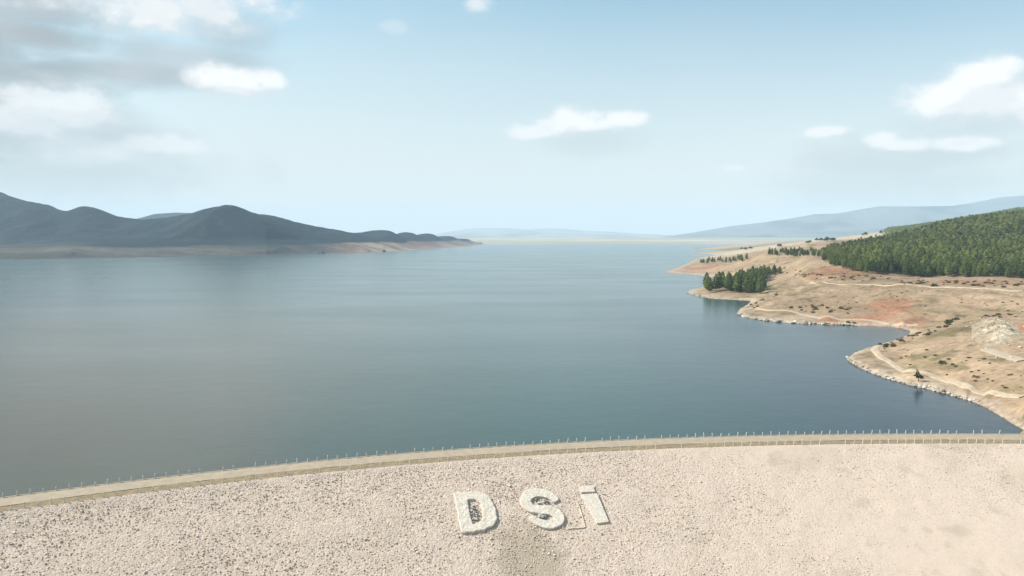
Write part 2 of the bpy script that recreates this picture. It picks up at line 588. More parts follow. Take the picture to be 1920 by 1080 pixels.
# forest hill
for px, rows in {1600: [(1000, 33), (1300, 38), (1650, 32)], 1700: [(1000, 41), (1400, 57), (1800, 54)], 1800: [(1000, 48), (1500, 84), (1900, 82)],
                 1920: [(1000, 56), (1500, 98), (1900, 100)], 2150: [(700, 42), (1000, 78), (1500, 130), (2000, 150)], 2300: [(300, 24), (500, 34), (1000, 95), (1500, 150)]}.items():
    for Y, z in rows: C.append((px, 0, float(Y), float(z)))
C += [(1650, 436, 'y', 2500), (1720, 427, 'y', 2600), (1800, 415, 'y', 2700), (1860, 405, 'y', 2750), (1930, 393, 'y', 2800), (2100, 375, 'y', 2900), (2300, 360, 'y', 2900)]
for px, Y, z in [(1650, 4200, 42), (1800, 4400, 60), (2000, 4600, 90), (1650, 9000, 70), (2000, 9000, 90), (1400, 9000, 66), (1240, 9000, 58), (2300, 9000, 100), (2300, 5000, 120)]:
    C.append((px, 0, float(Y), float(z)))
# far fields
C += [(1560, 450, 'y', 2300), (1480, 458, 'y', 2300), (1410, 465, 'y', 2500), (1380, 470, 'y', 2650), (1440, 470, 'y', 1700), (1500, 462, 'y', 1700), (1560, 452, 'y', 1700), (1400, 459, 'y', 3600), (1350, 464, 'y', 4000), (1500, 451, 'y', 4200),
      (1300, 460, 'y', 5500), (1420, 451, 'y', 6000), (1220, 461, 'y', 6200)]
# abutment beside the dam crest
for X, Y, z in [(135, 172, 11.0), (150, 185, 12), (165, 160, 13), (150, 205, 9), (165, 230, 7), (190, 190, 16), (230, 250, 18), (150, 140, 4), (170, 110, 8), (120, 130, -8), (90, 150, -6), (80, 180, -8)]:
    C.append((960 + X / Y * F, 0, float(Y), float(z)))


def post_right(X, Y, Z):
    land = sstep(Z, 0.3, 8)
    sc = np.sqrt(np.clip(Y / 500, 0.5, 4))
    n = fbm(X / 40, Y / 40, 5) * 1.5 * sc + fbm(X / 9, Y / 9, 4) * 0.45 * sc
    gully = -np.abs(fbm(X / 60 + 9, Y / 60, 4)) * 3.0 * sstep(Z, 4, 16)
    far = sstep(Y, 1500, 4000)
    hs_ = 3.2
    fr = Z / hs_ + 0.5 * fbm(X / 90, Y / 90, 3)
    fr = fr - np.floor(fr)
    Z = Z + hs_ * 0.5 * (sstep(fr, 0.6, 0.95) - fr + 0.25) * sstep(Z, 3, 6) * (1 - sstep(Z, 22, 26)) * sstep(Y, 430, 500) * (1 - sstep(Y, 800, 950))
    Z = Z + (n * (0.03 + 0.97 * land) + gully * 1.1) * (1 - 0.7 * far) * sstep(Y, 150, 260) * (0.45 + 0.55 * sstep(Y, 290, 420))
    return np.where(Y < 222, Z, keep_shore(X, Y, Z, SHORE_R, [(5.0, math.log(4800) * KV), (9.0, math.log(4800) * KV), (12, 40), (12, math.log(60) * KV), (7.2, math.log(60) * KV), (7.0, math.log(205) * KV)]))


RL = Land(C, (1195 - 960) / F, (2320 - 960) / F, 100, 9000, 440, 760, 2e-3, post_right)


def color_right(X, Y, Z):
    px = 960 + F * X / (Y + 1e-6)
    n1, n2, n3 = fbm(X / 70, Y / 70, 5), fbm(X / 22 + 40, Y / 22, 5), fbm(X / 6 + 7, Y / 6, 3)
    c = np.empty(X.shape + (3,))
    c[:] = (0.395, 0.305, 0.215)
    c = lerp(c, np.array((0.47, 0.365, 0.26)), sstep(n1, -0.1, 0.5))
    c = lerp(c, np.array((0.33, 0.275, 0.165)), 0.7 * sstep(n2, 0.05, 0.45))          # dry grass
    c = lerp(c, np.array((0.17, 0.15, 0.085)), 0.7 * sstep(n3 + n2 * 0.8, 0.22, 0.55))   # scrub
    # red soil: mid headland patch, bench, spits

    def blob(p, ru, rv):
        k0 = key(p)
        d = np.hypot((X / Y * KU - k0[0]) / ru, (np.log(Y) * KV - k0[1]) / rv)
        return sstep(1 - d + n2 * 0.6, 0.0, 0.5)
    red = np.zeros_like(X)
    for bx, by, z, ru, rv in [(1668, 572, 9, .55, .4), (1650, 592, 5, .7, .35), (1285, 508, 1, .9, .6), (1262, 508, 1, .5, .5), (1560, 606, 1, 1.8, .25), (1680, 608, 2, .8, .3), (1905, 615, 15, .35, .7), (1830, 530, 20, 1.3, .35), (1560, 500, 28, .7, .5)]:
        red = np.maximum(red, blob(on_z(bx, by, z), ru, rv))
    c = lerp(c, np.array((0.46, 0.215, 0.135)), 0.6 * red)
    # bench under the forest is darker and redder, full of scrub
    d = np.log(Y) * KV
    bench = sstep(Z, 17, 20) * (1 - sstep(Z, 25, 29)) * sstep(Y, 560, 600) * (1 - sstep(Y, 800, 900))
    c = lerp(c, np.array((0.24, 0.165, 0.105)), 0.65 * bench * sstep(n2, -0.25, 0.35))
    # bleached bank by the waterline
    bank = (1 - sstep(Z + n2, 0.6, 2.6)) * (Y < 2200)
    c = lerp(c, np.array((0.55, 0.48, 0.40)), 0.7 * bank)
    wet = 1 - sstep(Z, 0.0, 0.35)
    c = lerp(c, np.array((0.25, 0.2, 0.15)), 0.6 * wet)
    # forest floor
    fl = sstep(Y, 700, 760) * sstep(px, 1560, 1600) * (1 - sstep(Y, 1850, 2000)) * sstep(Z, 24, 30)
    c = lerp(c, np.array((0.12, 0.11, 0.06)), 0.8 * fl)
    # wooded back hill
    bk = sstep(Y, 1900, 2100) * (1 - sstep(Y, 3300, 3800)) * sstep(px + n1 * 20, 1655, 1690)
    c = lerp(c, np.array((0.05, 0.07, 0.035)), bk)
    # cultivated plain: long strips
    pl = sstep(Y, 1500, 2100) * (1 - bk)
    s = fbm(X / 900 + 3, Y / 160, 4)
    f = lerp(np.broadcast_to(np.array((0.44, 0.37, 0.27)), c.shape), np.array((0.55, 0.48, 0.37)), sstep(s, 0.0, 0.3))
    f = lerp(f, np.array((0.23, 0.24, 0.14)), sstep(-s, 0.22, 0.42))
    f = lerp(f, np.array((0.48, 0.33, 0.25)), 0.6 * sstep(fbm(X / 500 + 30, Y / 200 + 9, 3), 0.15, 0.4))
    c = c * (1 - pl[..., None]) + f * pl[..., None]
    return c * np.array((0.64, 0.60, 0.565))


V = np.stack([RL.X, RL.Y, RL.Z], -1)
keep = V.reshape(-1, 3)
ff = grid_faces(*RL.X.shape)
# drop the part that is deep below the water or that would lie inside the dam
zz = RL.Z.ravel()
ok = (zz[ff].max(1) > -4.0)
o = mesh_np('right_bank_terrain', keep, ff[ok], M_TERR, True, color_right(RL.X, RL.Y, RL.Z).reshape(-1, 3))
tag(o, kind='structure')

# left bank: plain and wooded mountains
SHORE_L = [(-900, 505), (-600, 498), (-300, 492), (-100, 489), (0, 486.5), (80, 485.5), (160, 484), (300, 481.5), (420, 480), (500, 479), (560, 476.5), (640, 475), (700, 473), (735, 471.5), (780, 468.5), (815, 466), (838, 464), (868, 462), (892, 460.5), (903, 458.8)]
C = [('k', *q) for q in shore_ctrl(SHORE_L, -1, 0.12, 1.5, -3.0)]
C += [(-900, 470, 'y', 2300), (-600, 468, 'y', 2300), (940, 461.5, 'z', -5), (900, 470, 'z', -8)]
C += [(px, py, 'y', Y) for px, py, Y in [(-300, 468, 2300), (-100, 467, 2300), (0, 464, 2350), (100, 462, 2350), (200, 464, 2300), (300, 463, 2350), (400, 461, 2400), (500, 460, 2450), (600, 459.5, 2600), (680, 460, 2850), (740, 462, 3250), (790, 462, 3800), (830, 460.5, 4400), (865, 459, 4900),
                                         (130, 474, 2100), (350, 470, 2180)]]
RIDGE0 = [(-900, 385, 4300), (-700, 362, 4300), (-500, 370, 4300), (-300, 372, 4300), (-200, 350, 4300), (-80, 352, 4300), (0, 361, 4200), (30, 371, 4150), (60, 379, 4100), (95, 386, 4100), (125, 396, 4050), (150, 387, 4000), (182, 391, 4000), (210, 402, 4000), (250, 411, 3950), (285, 411, 3900), (320, 407, 3850),
         (345, 403, 3800), (380, 393, 3700), (408, 388, 3650), (428, 383, 3600), (450, 391, 3600), (470, 400, 3600), (497, 402, 3600), (528, 411, 3600), (560, 420, 3600), (600, 427, 3600), (640, 434, 3600), (675, 437, 3650), (695, 433.5, 3700), (730, 433.5, 3750),
         (770, 436, 4200), (810, 439, 4600), (850, 444, 5100), (880, 449, 5500), (905, 456, 5700)]
RIDGE = [(a, b, c * (0.80 + 0.20 * float(sstep(np.array(a * 1.0), 380, 660)))) for a, b, c in RIDGE0]
C += [(px, py, 'y', Y) for px, py, Y in RIDGE]
C += [(px, 0, Y + 360.0, float(at_y(px, py, Y)[2]) * 0.72) for px, py, Y in RIDGE]
C += [(px, 0, Y - 300.0, 24 + (float(at_y(px, py, Y)[2]) - 24) * 0.5) for px, py, Y in RIDGE if px < 330]
C += [(px, 0, float(Y), float(z)) for px, Y, z in [(-300, 4600, 110), (0, 4600, 90), (200, 4600, 60), (430, 4200, 50), (600, 4200, 30), (0, 6600, 40), (430, 6600, 20), (750, 6500, 15), (960, 4500, -4), (960, 3600, -6), (960, 6800, -3), (890, 7000, 3)]]


def post_left(X, Y, Z):
    m = sstep(Z, 35, 110)
    n = fbm(X / 420, Y / 420, 6, 0.55) * 28 - np.abs(fbm(X / 260 + 5, Y / 420, 5)) * 26
    small = fbm(X / 60, Y / 60, 5) * 7
    # keep the skyline itself where the ridge line puts it
    yr = np.interp(X / Y * F + 960, [q[0] for q in RIDGE], [q[2] for q in RIDGE])
    off = 1 - np.exp(-((Y - yr) / 300.0) ** 2)
    Z = Z + m * fbm(X / 45, Y / 60, 3) * 4.5 + m * n * 1.25 * off + small * (0.1 + 0.6 * m) * sstep(Z, 0, 12) * (0.35 + 0.65 * off)
    K = np.array([on_z(a, b, 0.0) for a, b in SHORE_L])
    d = Y - np.interp(X / Y * F + 960, [q[0] for q in SHORE_L], K[:, 1])
    cap = np.where(d < 700, 4 + np.clip(d, 0, 700) * 0.13, 999)
    cap = np.where((d >= 350) & (d < 700), cap + (d - 350) * 0.5, cap)
    Z = np.where(d > 0, np.minimum(Z, cap), Z)
    return keep_shore(X, Y, Z, SHORE_L, [(-0.52, math.log(7400) * KV), (-19, math.log(7400) * KV), (-19, math.log(1300) * KV)])


LL = Land(C, (-900 - 960) / F, (955 - 960) / F, 1500, 7000, 900, 330, 1e-3, post_left)


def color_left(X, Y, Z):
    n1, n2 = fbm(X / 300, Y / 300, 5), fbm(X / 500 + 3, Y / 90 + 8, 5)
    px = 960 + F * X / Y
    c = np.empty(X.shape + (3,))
    c[:] = (0.055, 0.053, 0.05)  # plain colour darkened to stand in for cloud shade over it
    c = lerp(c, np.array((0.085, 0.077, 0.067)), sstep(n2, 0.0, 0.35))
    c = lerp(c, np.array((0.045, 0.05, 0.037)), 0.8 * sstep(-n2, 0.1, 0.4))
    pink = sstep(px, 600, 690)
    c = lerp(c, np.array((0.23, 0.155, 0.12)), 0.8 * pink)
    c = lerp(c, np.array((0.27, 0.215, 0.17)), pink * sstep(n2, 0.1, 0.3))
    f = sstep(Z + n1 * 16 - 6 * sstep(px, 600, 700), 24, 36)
    w = lerp(np.broadcast_to(np.array((0.007, 0.016, 0.023)), c.shape), np.array((0.020, 0.031, 0.035)), sstep(fbm(X / 130, Y / 130, 5), 0.0, 0.5))  # haze blue and cloud shade put into the woodland colour
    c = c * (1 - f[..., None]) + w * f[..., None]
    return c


ff = grid_faces(*LL.X.shape)
zz = LL.Z.ravel()
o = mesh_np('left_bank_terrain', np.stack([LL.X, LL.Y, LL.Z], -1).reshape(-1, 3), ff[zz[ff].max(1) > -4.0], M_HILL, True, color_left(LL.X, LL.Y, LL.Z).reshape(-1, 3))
tag(o, kind='structure')


def hill(name, ridge, front, back, col, amp):
    """a long hill with the given skyline (pixel, pixel, distance)"""
    P = np.array([at_y(*r) for r in ridge])
    n = 260
    s = np.linspace(0, len(P) - 1, n)
    i = np.clip(s.astype(int), 0, len(P) - 2)
    f = s - i
    f = f * f * (3 - 2 * f)
    Q = P[i] * (1 - f[:, None]) + P[i + 1] * f[:, None]
    v = np.concatenate([np.linspace(-1, 0, 30), np.linspace(0, 1, 12)[1:]])
    X = np.repeat(Q[:, :1], len(v), 1)
    Y = Q[:, 1:2] + np.where(v < 0, v * front, v * back)[None]
    fall = (1 - np.abs(v)) ** 1.15
    Z = Q[:, 2:3] * fall[None]
    rough = np.sin(np.pi * np.clip(1 - np.abs(v), 0, 1))[None] * amp
    Z = Z + rough * fbm(X / 700, Y / 700, 5) - 3 * (np.abs(v) > 0.98)[None]
    c = np.empty(X.shape + (3,))
    c[:] = col
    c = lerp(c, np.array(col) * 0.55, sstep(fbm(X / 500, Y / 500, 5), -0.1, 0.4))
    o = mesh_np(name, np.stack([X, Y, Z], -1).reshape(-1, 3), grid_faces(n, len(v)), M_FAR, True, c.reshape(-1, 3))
    return tag(o, kind='structure')


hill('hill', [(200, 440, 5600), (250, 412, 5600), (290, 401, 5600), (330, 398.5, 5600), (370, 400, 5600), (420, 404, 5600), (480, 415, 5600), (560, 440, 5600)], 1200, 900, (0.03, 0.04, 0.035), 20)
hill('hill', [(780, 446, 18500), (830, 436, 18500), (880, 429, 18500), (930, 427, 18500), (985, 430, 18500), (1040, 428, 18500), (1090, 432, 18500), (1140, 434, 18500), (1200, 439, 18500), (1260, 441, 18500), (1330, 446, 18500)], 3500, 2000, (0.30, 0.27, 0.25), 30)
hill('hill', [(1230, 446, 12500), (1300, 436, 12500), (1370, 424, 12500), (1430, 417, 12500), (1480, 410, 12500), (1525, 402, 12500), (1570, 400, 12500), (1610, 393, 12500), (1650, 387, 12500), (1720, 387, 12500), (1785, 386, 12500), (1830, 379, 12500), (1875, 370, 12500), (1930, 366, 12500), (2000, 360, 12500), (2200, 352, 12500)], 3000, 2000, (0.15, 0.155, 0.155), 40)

# far plain behind the lake
nx, ny = 160, 60
xs, ys = np.linspace(-12000, 12000, nx), np.linspace(5600, 18500, ny)
X, Y = np.meshgrid(xs, ys, indexing='ij')
Z = -2 + 48 * sstep(Y + fbm(X / 900, Y / 900, 4) * 500, 5700, 10000) + fbm(X / 700, Y / 300, 4) * 4
s = fbm(X / 1600, Y / 350, 4)
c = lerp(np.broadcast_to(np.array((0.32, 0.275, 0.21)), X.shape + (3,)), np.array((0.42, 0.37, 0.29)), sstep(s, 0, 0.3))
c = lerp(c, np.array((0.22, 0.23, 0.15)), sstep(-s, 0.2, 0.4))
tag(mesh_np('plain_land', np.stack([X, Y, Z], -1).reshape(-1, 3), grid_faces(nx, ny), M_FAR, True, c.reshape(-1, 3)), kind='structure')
# the valley floor, one sheet to the horizon, under the lake and behind the dam
R = 19500
tag(mesh_np('ground', [(-R, -R, -46), (R, -R, -46), (R, R, -46), (-R, R, -46)], np.array([[0, 1, 2, 3]]), M_GROUND, False), kind='structure')

# ------------------------------------------------------------------ dam
CREST = 12.0
near_px = [(-60, 969), (0, 962), (120, 944), (250, 926), (375, 909), (500, 894), (625, 882), (750, 873), (860, 866), (960, 859), (1080, 851), (1200, 844), (1320, 838), (1440, 834), (1560, 832), (1680, 831), (1800, 831.5), (1920, 833)]
NP = np.array([on_z(a, b, CREST) for a, b in near_px])
cf = np.polyfit(NP[:, 0], NP[:, 1], 3)
XA, XB = NP[0, 0], NP[-1, 0]


def crest_y(x):
    x = np.asarray(x, float)
    xc = np.clip(x, XA, XB)
    return np.polyval(cf, xc) + np.polyval(np.polyder(cf), xc) * (x - xc)


def crest_dir(x):
    d = np.polyval(np.polyder(cf), np.clip(x, XA, XB))
    l = np.sqrt(1 + d * d)
    return 1 / l, d / l      # along the crest; (ty, -tx) points downstream


sx = np.linspace(-230, 175, 2400)
arc = np.concatenate(([0], np.cumsum(np.hypot(np.diff(sx), np.diff(crest_y(sx))))))


def x_of_s(s):
    return np.interp(s, arc, sx)


S_TOT = arc[-1]
TS, TCO = math.sin(math.atan(0.5)), math.cos(math.atan(0.5))     # a 1 : 2 face


def dam_pt(s, w, z=0.0):
    """w > 0 across the crest towards the lake, w < 0 down the rock face (metres along it); z lifts off the surface"""
    s, w = np.asarray(s, float), np.asarray(w, float)
    x = x_of_s(s)
    tx, ty = crest_dir(x)
    hor = np.where(w < 0, w * TCO, w)
    drop = np.where(w < 0, w * TS, 0.0)
    lx = np.where(w < 0, z * TS, 0)
    return np.stack([x - ty * (hor - lx), crest_y(x) + tx * (hor - lx), CREST + drop + np.where(w < 0, z * TCO, z)], -1)


def dam_sw(px, py):
    """(s, w) of the rock face at a pixel"""
    d = ray(px, py)
    P = None
    best = None
    t = (CREST - 5 - CAMZ) / d[2]
    for _ in range(40):
        P = np.array([0, 0, CAMZ]) + d * t
        ss = np.interp(P[0], sx, arc)
        for _ in range(6):
            x = x_of_s(ss); tx, ty = crest_dir(x)
            ss += (P[0] - x) * tx + (P[1] - crest_y(x)) * ty
        x = x_of_s(ss); tx, ty = crest_dir(x)
        hor = -((P[0] - x) * -ty + (P[1] - crest_y(x)) * tx)      # distance downstream
        zs = CREST - hor * 0.5
        t += (P[2] - zs) / (-(d[2]) + 0.5 * d[1]) * 0.8
    return float(ss), float(-hor / TCO)


ROADW = 8.2
dam = empty('embankment_dam', (0, float(crest_y(0.0)), CREST))
tag(dam, 'long curved embankment dam faced with loose pale stones in front of the lake', 'dam')


def to_local(p):
    return p - np.array([0, float(crest_y(0.0)), CREST])


def strip(name, w0, w1, z0, z1, mat, ns=700, nw=3, parent=None, wav=0.0):
    s = np.linspace(0, S_TOT, ns)
    ws = np.linspace(w0, w1, nw)
    Sg, Wg = np.meshgrid(s, ws, indexing='ij')
    zz = z0 + (z1 - z0) * (Wg - w0) / (w1 - w0)
    P = dam_pt(Sg, Wg, zz)
    if wav:
        P[..., 2] += fbm(Sg / 3, Wg / 1.0, 3) * wav
    if parent: P = to_local(P)
    return mesh_np(name, P.reshape(-1, 3), grid_faces(ns, nw)[:, ::-1], mat, True, parent=parent)


# rock face
m, t, p = principled('rock face rubble', 0.95, 0.15)
pos = t.n('ShaderNodeNewGeometry').outputs['Position']
vo = t.n('ShaderNodeTexVoronoi')
t.link(pos, vo.inputs['Vector'])
vo.inputs['Scale'].default_value = 2.6
big = t.noise(pos, 0.06, 5, 0.6)
mid = t.noise(pos, 0.35, 5, 0.65)
fin = t.noise(pos, 2.2, 5, 0.7)
hs = t.n('ShaderNodeSeparateColor')
t.link(vo.outputs['Color'], hs.inputs[0])
c1 = t.mix(hs.outputs[0], (0.425, 0.343, 0.283), (0.545, 0.452, 0.376))
c2 = t.mix(t.remap(fin, 0.3, 0.7), (0.48, 0.388, 0.316), (0.55, 0.452, 0.376))
at = t.n('ShaderNodeVertexColor', layer_name='Col')
sp2 = t.n('ShaderNodeSeparateColor')
t.link(at.outputs[0], sp2.inputs[0])
col = t.mix(sp2.outputs[0], c2, c1)
col = t.mix(t.math('MULTIPLY', t.remap(big, 0.52, 0.68), 0.28), col, (0.30, 0.25, 0.18))
col = t.mix(t.math('MULTIPLY', t.remap(mid, 0.6, 0.75), 0.35), col, (0.25, 0.21, 0.15))
col = t.mix(sp2.outputs[1], col, (0.28, 0.235, 0.17))
t.link(col, p.inputs['Base Color'])
hh = t.math('ADD', t.math('MULTIPLY', t.math('SUBTRACT', 1.0, vo.outputs['Distance']), sp2.outputs[0]), t.math('MULTIPLY', fin, 0.6))
bump(t, p, hh, 0.7, 0.12)
M_FACE = m


def stone_density(s, w):
    """how coarse the loose stone lies: 1 on the left, thinning to finer rubble on the right"""
    x = x_of_s(s)
    n = fbm(s / 26, w / 14, 4)
    base = 1 - sstep(x, -10, 75)
    d = 0.30 + 0.70 * base + n * 0.55 * (1 - base * 0.6)
    return np.clip(d, 0.05, 1)


letter_c = dam_sw(990, 1040)
ns, nw = 900, 150
ws = np.concatenate([np.linspace(0, -50, 120), np.linspace(-50, -125, 31)[1:]])
Sg, Wg = np.meshgrid(np.linspace(0, S_TOT, ns), ws, indexing='ij')
zd = fbm(Sg / 5, Wg / 5, 5) * 0.16 * sstep(-Wg, 0.0, 2.0) - 0.10 * sstep(-Wg, 0.2, 2)
P = dam_pt(Sg, np.minimum(Wg, -1e-6), zd)
stain = sstep(1.0 - np.hypot((Sg - letter_c[0]) / 7.5, (Wg - letter_c[1]) / 11.0) + fbm(Sg / 3, Wg / 3, 4) * 0.5, 0.0, 0.5) * 0.6
st2 = 0.26 * sstep(fbm(Sg / 7 + 50, Wg / 5 + 3, 4), 0.30, 0.5) * sstep(x_of_s(Sg), 10, 45)
colr = np.stack([stone_density(Sg, Wg), np.maximum(stain, st2), 0 * Sg], -1)
o = mesh_np('rock_face', to_local(P).reshape(-1, 3), grid_faces(ns, len(ws)), M_FACE, True, colr.reshape(-1, 3), parent=dam)
# crest: shoulder, kerb, gravel road
strip('shoulder', -0.02, 2.9, -0.05, 0.06, M_SHOULDER, 1400, 8, dam, 0.10)
road = strip('crest_road', 2.9, ROADW - 0.4, 0.09, 0.09, M_ROAD, 700, 4)
tag(road, kind='structure')
s = np.linspace(0, S_TOT, 700)
prof = [(ROADW - 0.4, 0.0), (ROADW - 0.38, 0.15), (ROADW + 0.05, 0.15), (ROADW + 0.07, -0.3)]
P = np.stack([dam_pt(s, np.full_like(s, a), b) for a, b in prof], 1)
mesh_np('kerb', to_local(P).reshape(-1, 3), grid_faces(700, 4)[:, ::-1], M_KERB, False, parent=dam)
# lakeside face
P = np.stack([dam_pt(s, np.full_like(s, a), b) for a, b in [(ROADW + 0.07, -0.3), (ROADW + 20, -9.0), (ROADW + 60, -29.0), (ROADW + 90, -44.0)]], 1)
o = mesh_np('lakeside_face', to_local(P).reshape(-1, 3), grid_faces(700, 4)[:, ::-1], M_FACE, True, np.tile((0.7, 0, 0), (2800, 1)), parent=dam)

# ------------------------------------------------------------------ water
m, t, p = principled('lake water', 0.12, 0.5)
p.inputs['IOR'].default_value = 1.33
geo = t.n('ShaderNodeNewGeometry').outputs['Position']
g2 = t.vmath('MULTIPLY', geo, (1.0, 1.0, 0.0))
b1 = t.noise(g2, 0.0035, 4, 0.5)
b2 = t.noise(t.vmath('MULTIPLY', geo, (0.35, 1.0, 0.0)), 0.012, 5, 0.55)
sx_ = t.n('ShaderNodeSeparateXYZ')
t.link(geo, sx_.inputs[0])
# reflection of the dark clouds, painted brown into the water colour on the left
refl_tint = t.remap(t.math('ADD', sx_.outputs[0], t.math('MULTIPLY', b1, 160.0)), 120.0, -90.0, 0, 1, smooth=True)
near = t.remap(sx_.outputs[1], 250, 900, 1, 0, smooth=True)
refl_tint = t.math('MULTIPLY', refl_tint, near)
colw = t.mix(t.remap(b1, 0.35, 0.65), (0.024, 0.052, 0.047), (0.034, 0.065, 0.057))
bay = t.math('MULTIPLY', t.remap(t.math('ADD', sx_.outputs[0], t.math('MULTIPLY', b1, 80.0)), 60.0, 190.0, 0, 1, smooth=True), t.remap(sx_.outputs[1], 350, 750, 1, 0, smooth=True))
colw = t.mix(bay, colw, (0.012, 0.022, 0.032))
colw = t.mix(refl_tint, colw, (0.064, 0.057, 0.037))
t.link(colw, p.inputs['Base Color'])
rough = t.remap(b2, 0.35, 0.65, 0.17, 0.21)
t.link(rough, p.inputs['Roughness'])
w1 = t.noise(t.vmath('MULTIPLY', geo, (0.7, 1.2, 0.0)), 0.45, 4, 0.6)
w2 = t.noise(g2, 0.09, 3, 0.5)
hgt = t.math('ADD', t.math('MULTIPLY', w1, 0.5), t.math('MULTIPLY', w2, 1.0))
bump(t, p, hgt, 0.3, 0.3)
M_WATER = m
sw = np.linspace(0, S_TOT, 200)
edge = dam_pt(sw, np.full_like(sw, ROADW + 24), 0)[:, :2]
far_ = np.stack([np.linspace(-9000, 9000, 200), np.full(200, 12500.0)], 1)
mids = [edge * (1 - q) + far_ * q for q in (0, 0.01, 0.04, 0.15, 0.45, 1)]
P = np.stack(mids, 1)
P = np.concatenate([P, np.zeros(P.shape[:2] + (1,))], -1)
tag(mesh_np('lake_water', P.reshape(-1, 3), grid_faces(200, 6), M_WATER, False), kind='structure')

# ------------------------------------------------------------------ loose stones of the rock face
ICO = None


def ico():
    ph = (1 + 5 ** 0.5) / 2
    v = np.array([(-1, ph, 0), (1, ph, 0), (-1, -ph, 0), (1, -ph, 0), (0, -1, ph), (0, 1, ph), (0, -1, -ph), (0, 1, -ph), (ph, 0, -1), (ph, 0, 1), (-ph, 0, -1), (-ph, 0, 1)], float)
    v /= np.linalg.norm(v[0])
    f = np.array([(0, 11, 5), (0, 5, 1), (0, 1, 7), (0, 7, 10), (0, 10, 11), (1, 5, 9), (5, 11, 4), (11, 10, 2), (10, 7, 6), (7, 1, 8), (3, 9, 4), (3, 4, 2), (3, 2, 6), (3, 6, 8), (3, 8, 9), (4, 9, 5), (2, 4, 11), (6, 2, 10), (8, 6, 7), (9, 8, 1)])
    return v, f


IV, IF = ico()


def rot_z(n):
    a = rng.random(n) * 6.283
    c, s = np.cos(a), np.sin(a)
    R = np.zeros((n, 3, 3))
    R[:, 0, 0] = c; R[:, 0, 1] = -s; R[:, 1, 0] = s; R[:, 1, 1] = c; R[:, 2, 2] = 1
    return R


def rocks_np(pos, size, cols):
    n = len(pos)
    v = np.repeat(IV[None], n, 0) * (1 + 0.28 * (rng.random((n, 12, 1)) * 2 - 1))
    v = v * (np.stack([0.75 + 0.6 * rng.random(n), 0.75 + 0.5 * rng.random(n), 0.45 + 0.4 * rng.random(n)], -1))[:, None]
    v = np.einsum('nij,nkj->nki', rot_z(n), v) * size[:, None, None] + pos[:, None]
    f = (IF[None] + (np.arange(n) * 12)[:, None, None]).reshape(-1, 3)
    return v.reshape(-1, 3), f, np.repeat(cols, 12, 0)


NS = 90000
ss = S_TOT * rng.random(NS)
wv = -0.4 - 44 * rng.random(NS) ** 1.15
# only the stretch that can come into view (with a margin) carries stones
P = dam_pt(ss, wv, 0.0)
inview = np.abs(P[:, 0] / P[:, 1]) < 0.86
den = stone_density(ss, wv)
sel = inview & (rng.random(NS) < den)
ss, wv, den = ss[sel], wv[sel], den[sel]
size = 0.85 * (0.06 + 0.12 * rng.random(len(ss)) ** 2 + 0.16 * (rng.random(len(ss)) > 0.985)) * (0.55 + 0.5 * den)
P = to_local(dam_pt(ss, wv, size * 0.02 - 0.045))
tone = (0.72 + 0.42 * rng.random(len(ss))) * np.where(rng.random(len(ss)) > 0.93, 0.75, 1.0)
cols = np.array((0.535, 0.437, 0.362))[None] * tone[:, None] * np.stack([1 + 0.05 * rng.standard_normal(len(ss)), np.ones(len(ss)), 1 + 0.06 * rng.standard_normal(len(ss))], -1)
v, f, c = rocks_np(P, size, np.clip(cols, 0.05, 0.7))
o = mesh_np('riprap_stones', v, f, M_ROCK, False, c, parent=dam)
o['kind'] = 'stuff'


# ------------------------------------------------------------------ letters on the face
def letter_mesh(name, outer, inner, h, mat, label, cat, group=None, jitter=0.10):
    """flat slab between an outer and an optional inner outline (pixel corners unprojected on to the face), h thick"""
    def dens(poly, n):
        poly = np.array(poly, float)
        q = np.concatenate([poly, poly[:1]])
        L = np.concatenate(([0], np.cumsum(np.linalg.norm(np.diff(q, axis=0), axis=1))))
        tt = np.linspace(0, L[-1], n, endpoint=False)
        return np.stack([np.interp(tt, L, q[:, i]) for i in range(2)], -1)
    O = np.array([dam_sw(*q) for q in outer])
    c0 = O.mean(0)
    base = dam_pt(c0[0], c0[1], 0)
    N = 72
    A = dens(O, N)
    A += rng.standard_normal(A.shape) * jitter * 0.5
    if inner:
        B = dens(np.array([dam_sw(*q) for q in inner]), N)
        # start the inner loop at the point nearest to the outer start
        k0 = np.argmin(np.linalg.norm(B - A[0], axis=1))
        B = np.roll(B, -k0, 0)
        B += rng.standard_normal(B.shape) * jitter * 0.5
    else:
        B = None
    P, fc = [], []
    if B is not None:
        rings = [(A, -0.3), (A, h * .8), (A + (B - A) * .06, h)] + [(A + (B - A) * q, h) for q in (.3, .5, .7, .94)] + [(B, h * .8), (B, -0.3)]
        for r, z in rings:
            zz = z + (fbm(r[:, 0] * 1.3, r[:, 1] * 1.3, 3) * 0.10 if z > 0 else 0)
            P.append(dam_pt(r[:, 0], r[:, 1], zz))
        for r in range(len(rings) - 1):
            for i in range(N):
                j = (i + 1) % N
                fc.append((r * N + i, (r + 1) * N + i, (r + 1) * N + j, r * N + j))
        P = np.concatenate(P)
        o = mesh_np(name, P - base, np.array(fc), mat, False)
    else:
        me = bpy.data.meshes.new(name)
        lo, hi = dam_pt(A[:, 0], A[:, 1], -0.3), dam_pt(A[:, 0], A[:, 1], h)
        vs = [tuple(q) for q in np.concatenate([lo, hi]) - base]
        fs = [tuple(range(N, 2 * N))] + [(i, (i + 1) % N, N + (i + 1) % N, N + i) for i in range(N)]
        me.from_pydata(vs, [], fs)
        me.materials.append(mat)
        o = bpy.data.objects.new(name, me)
        COL.objects.link(o)
    o.location = base
    if label: tag(o, label, cat, group)
    return o


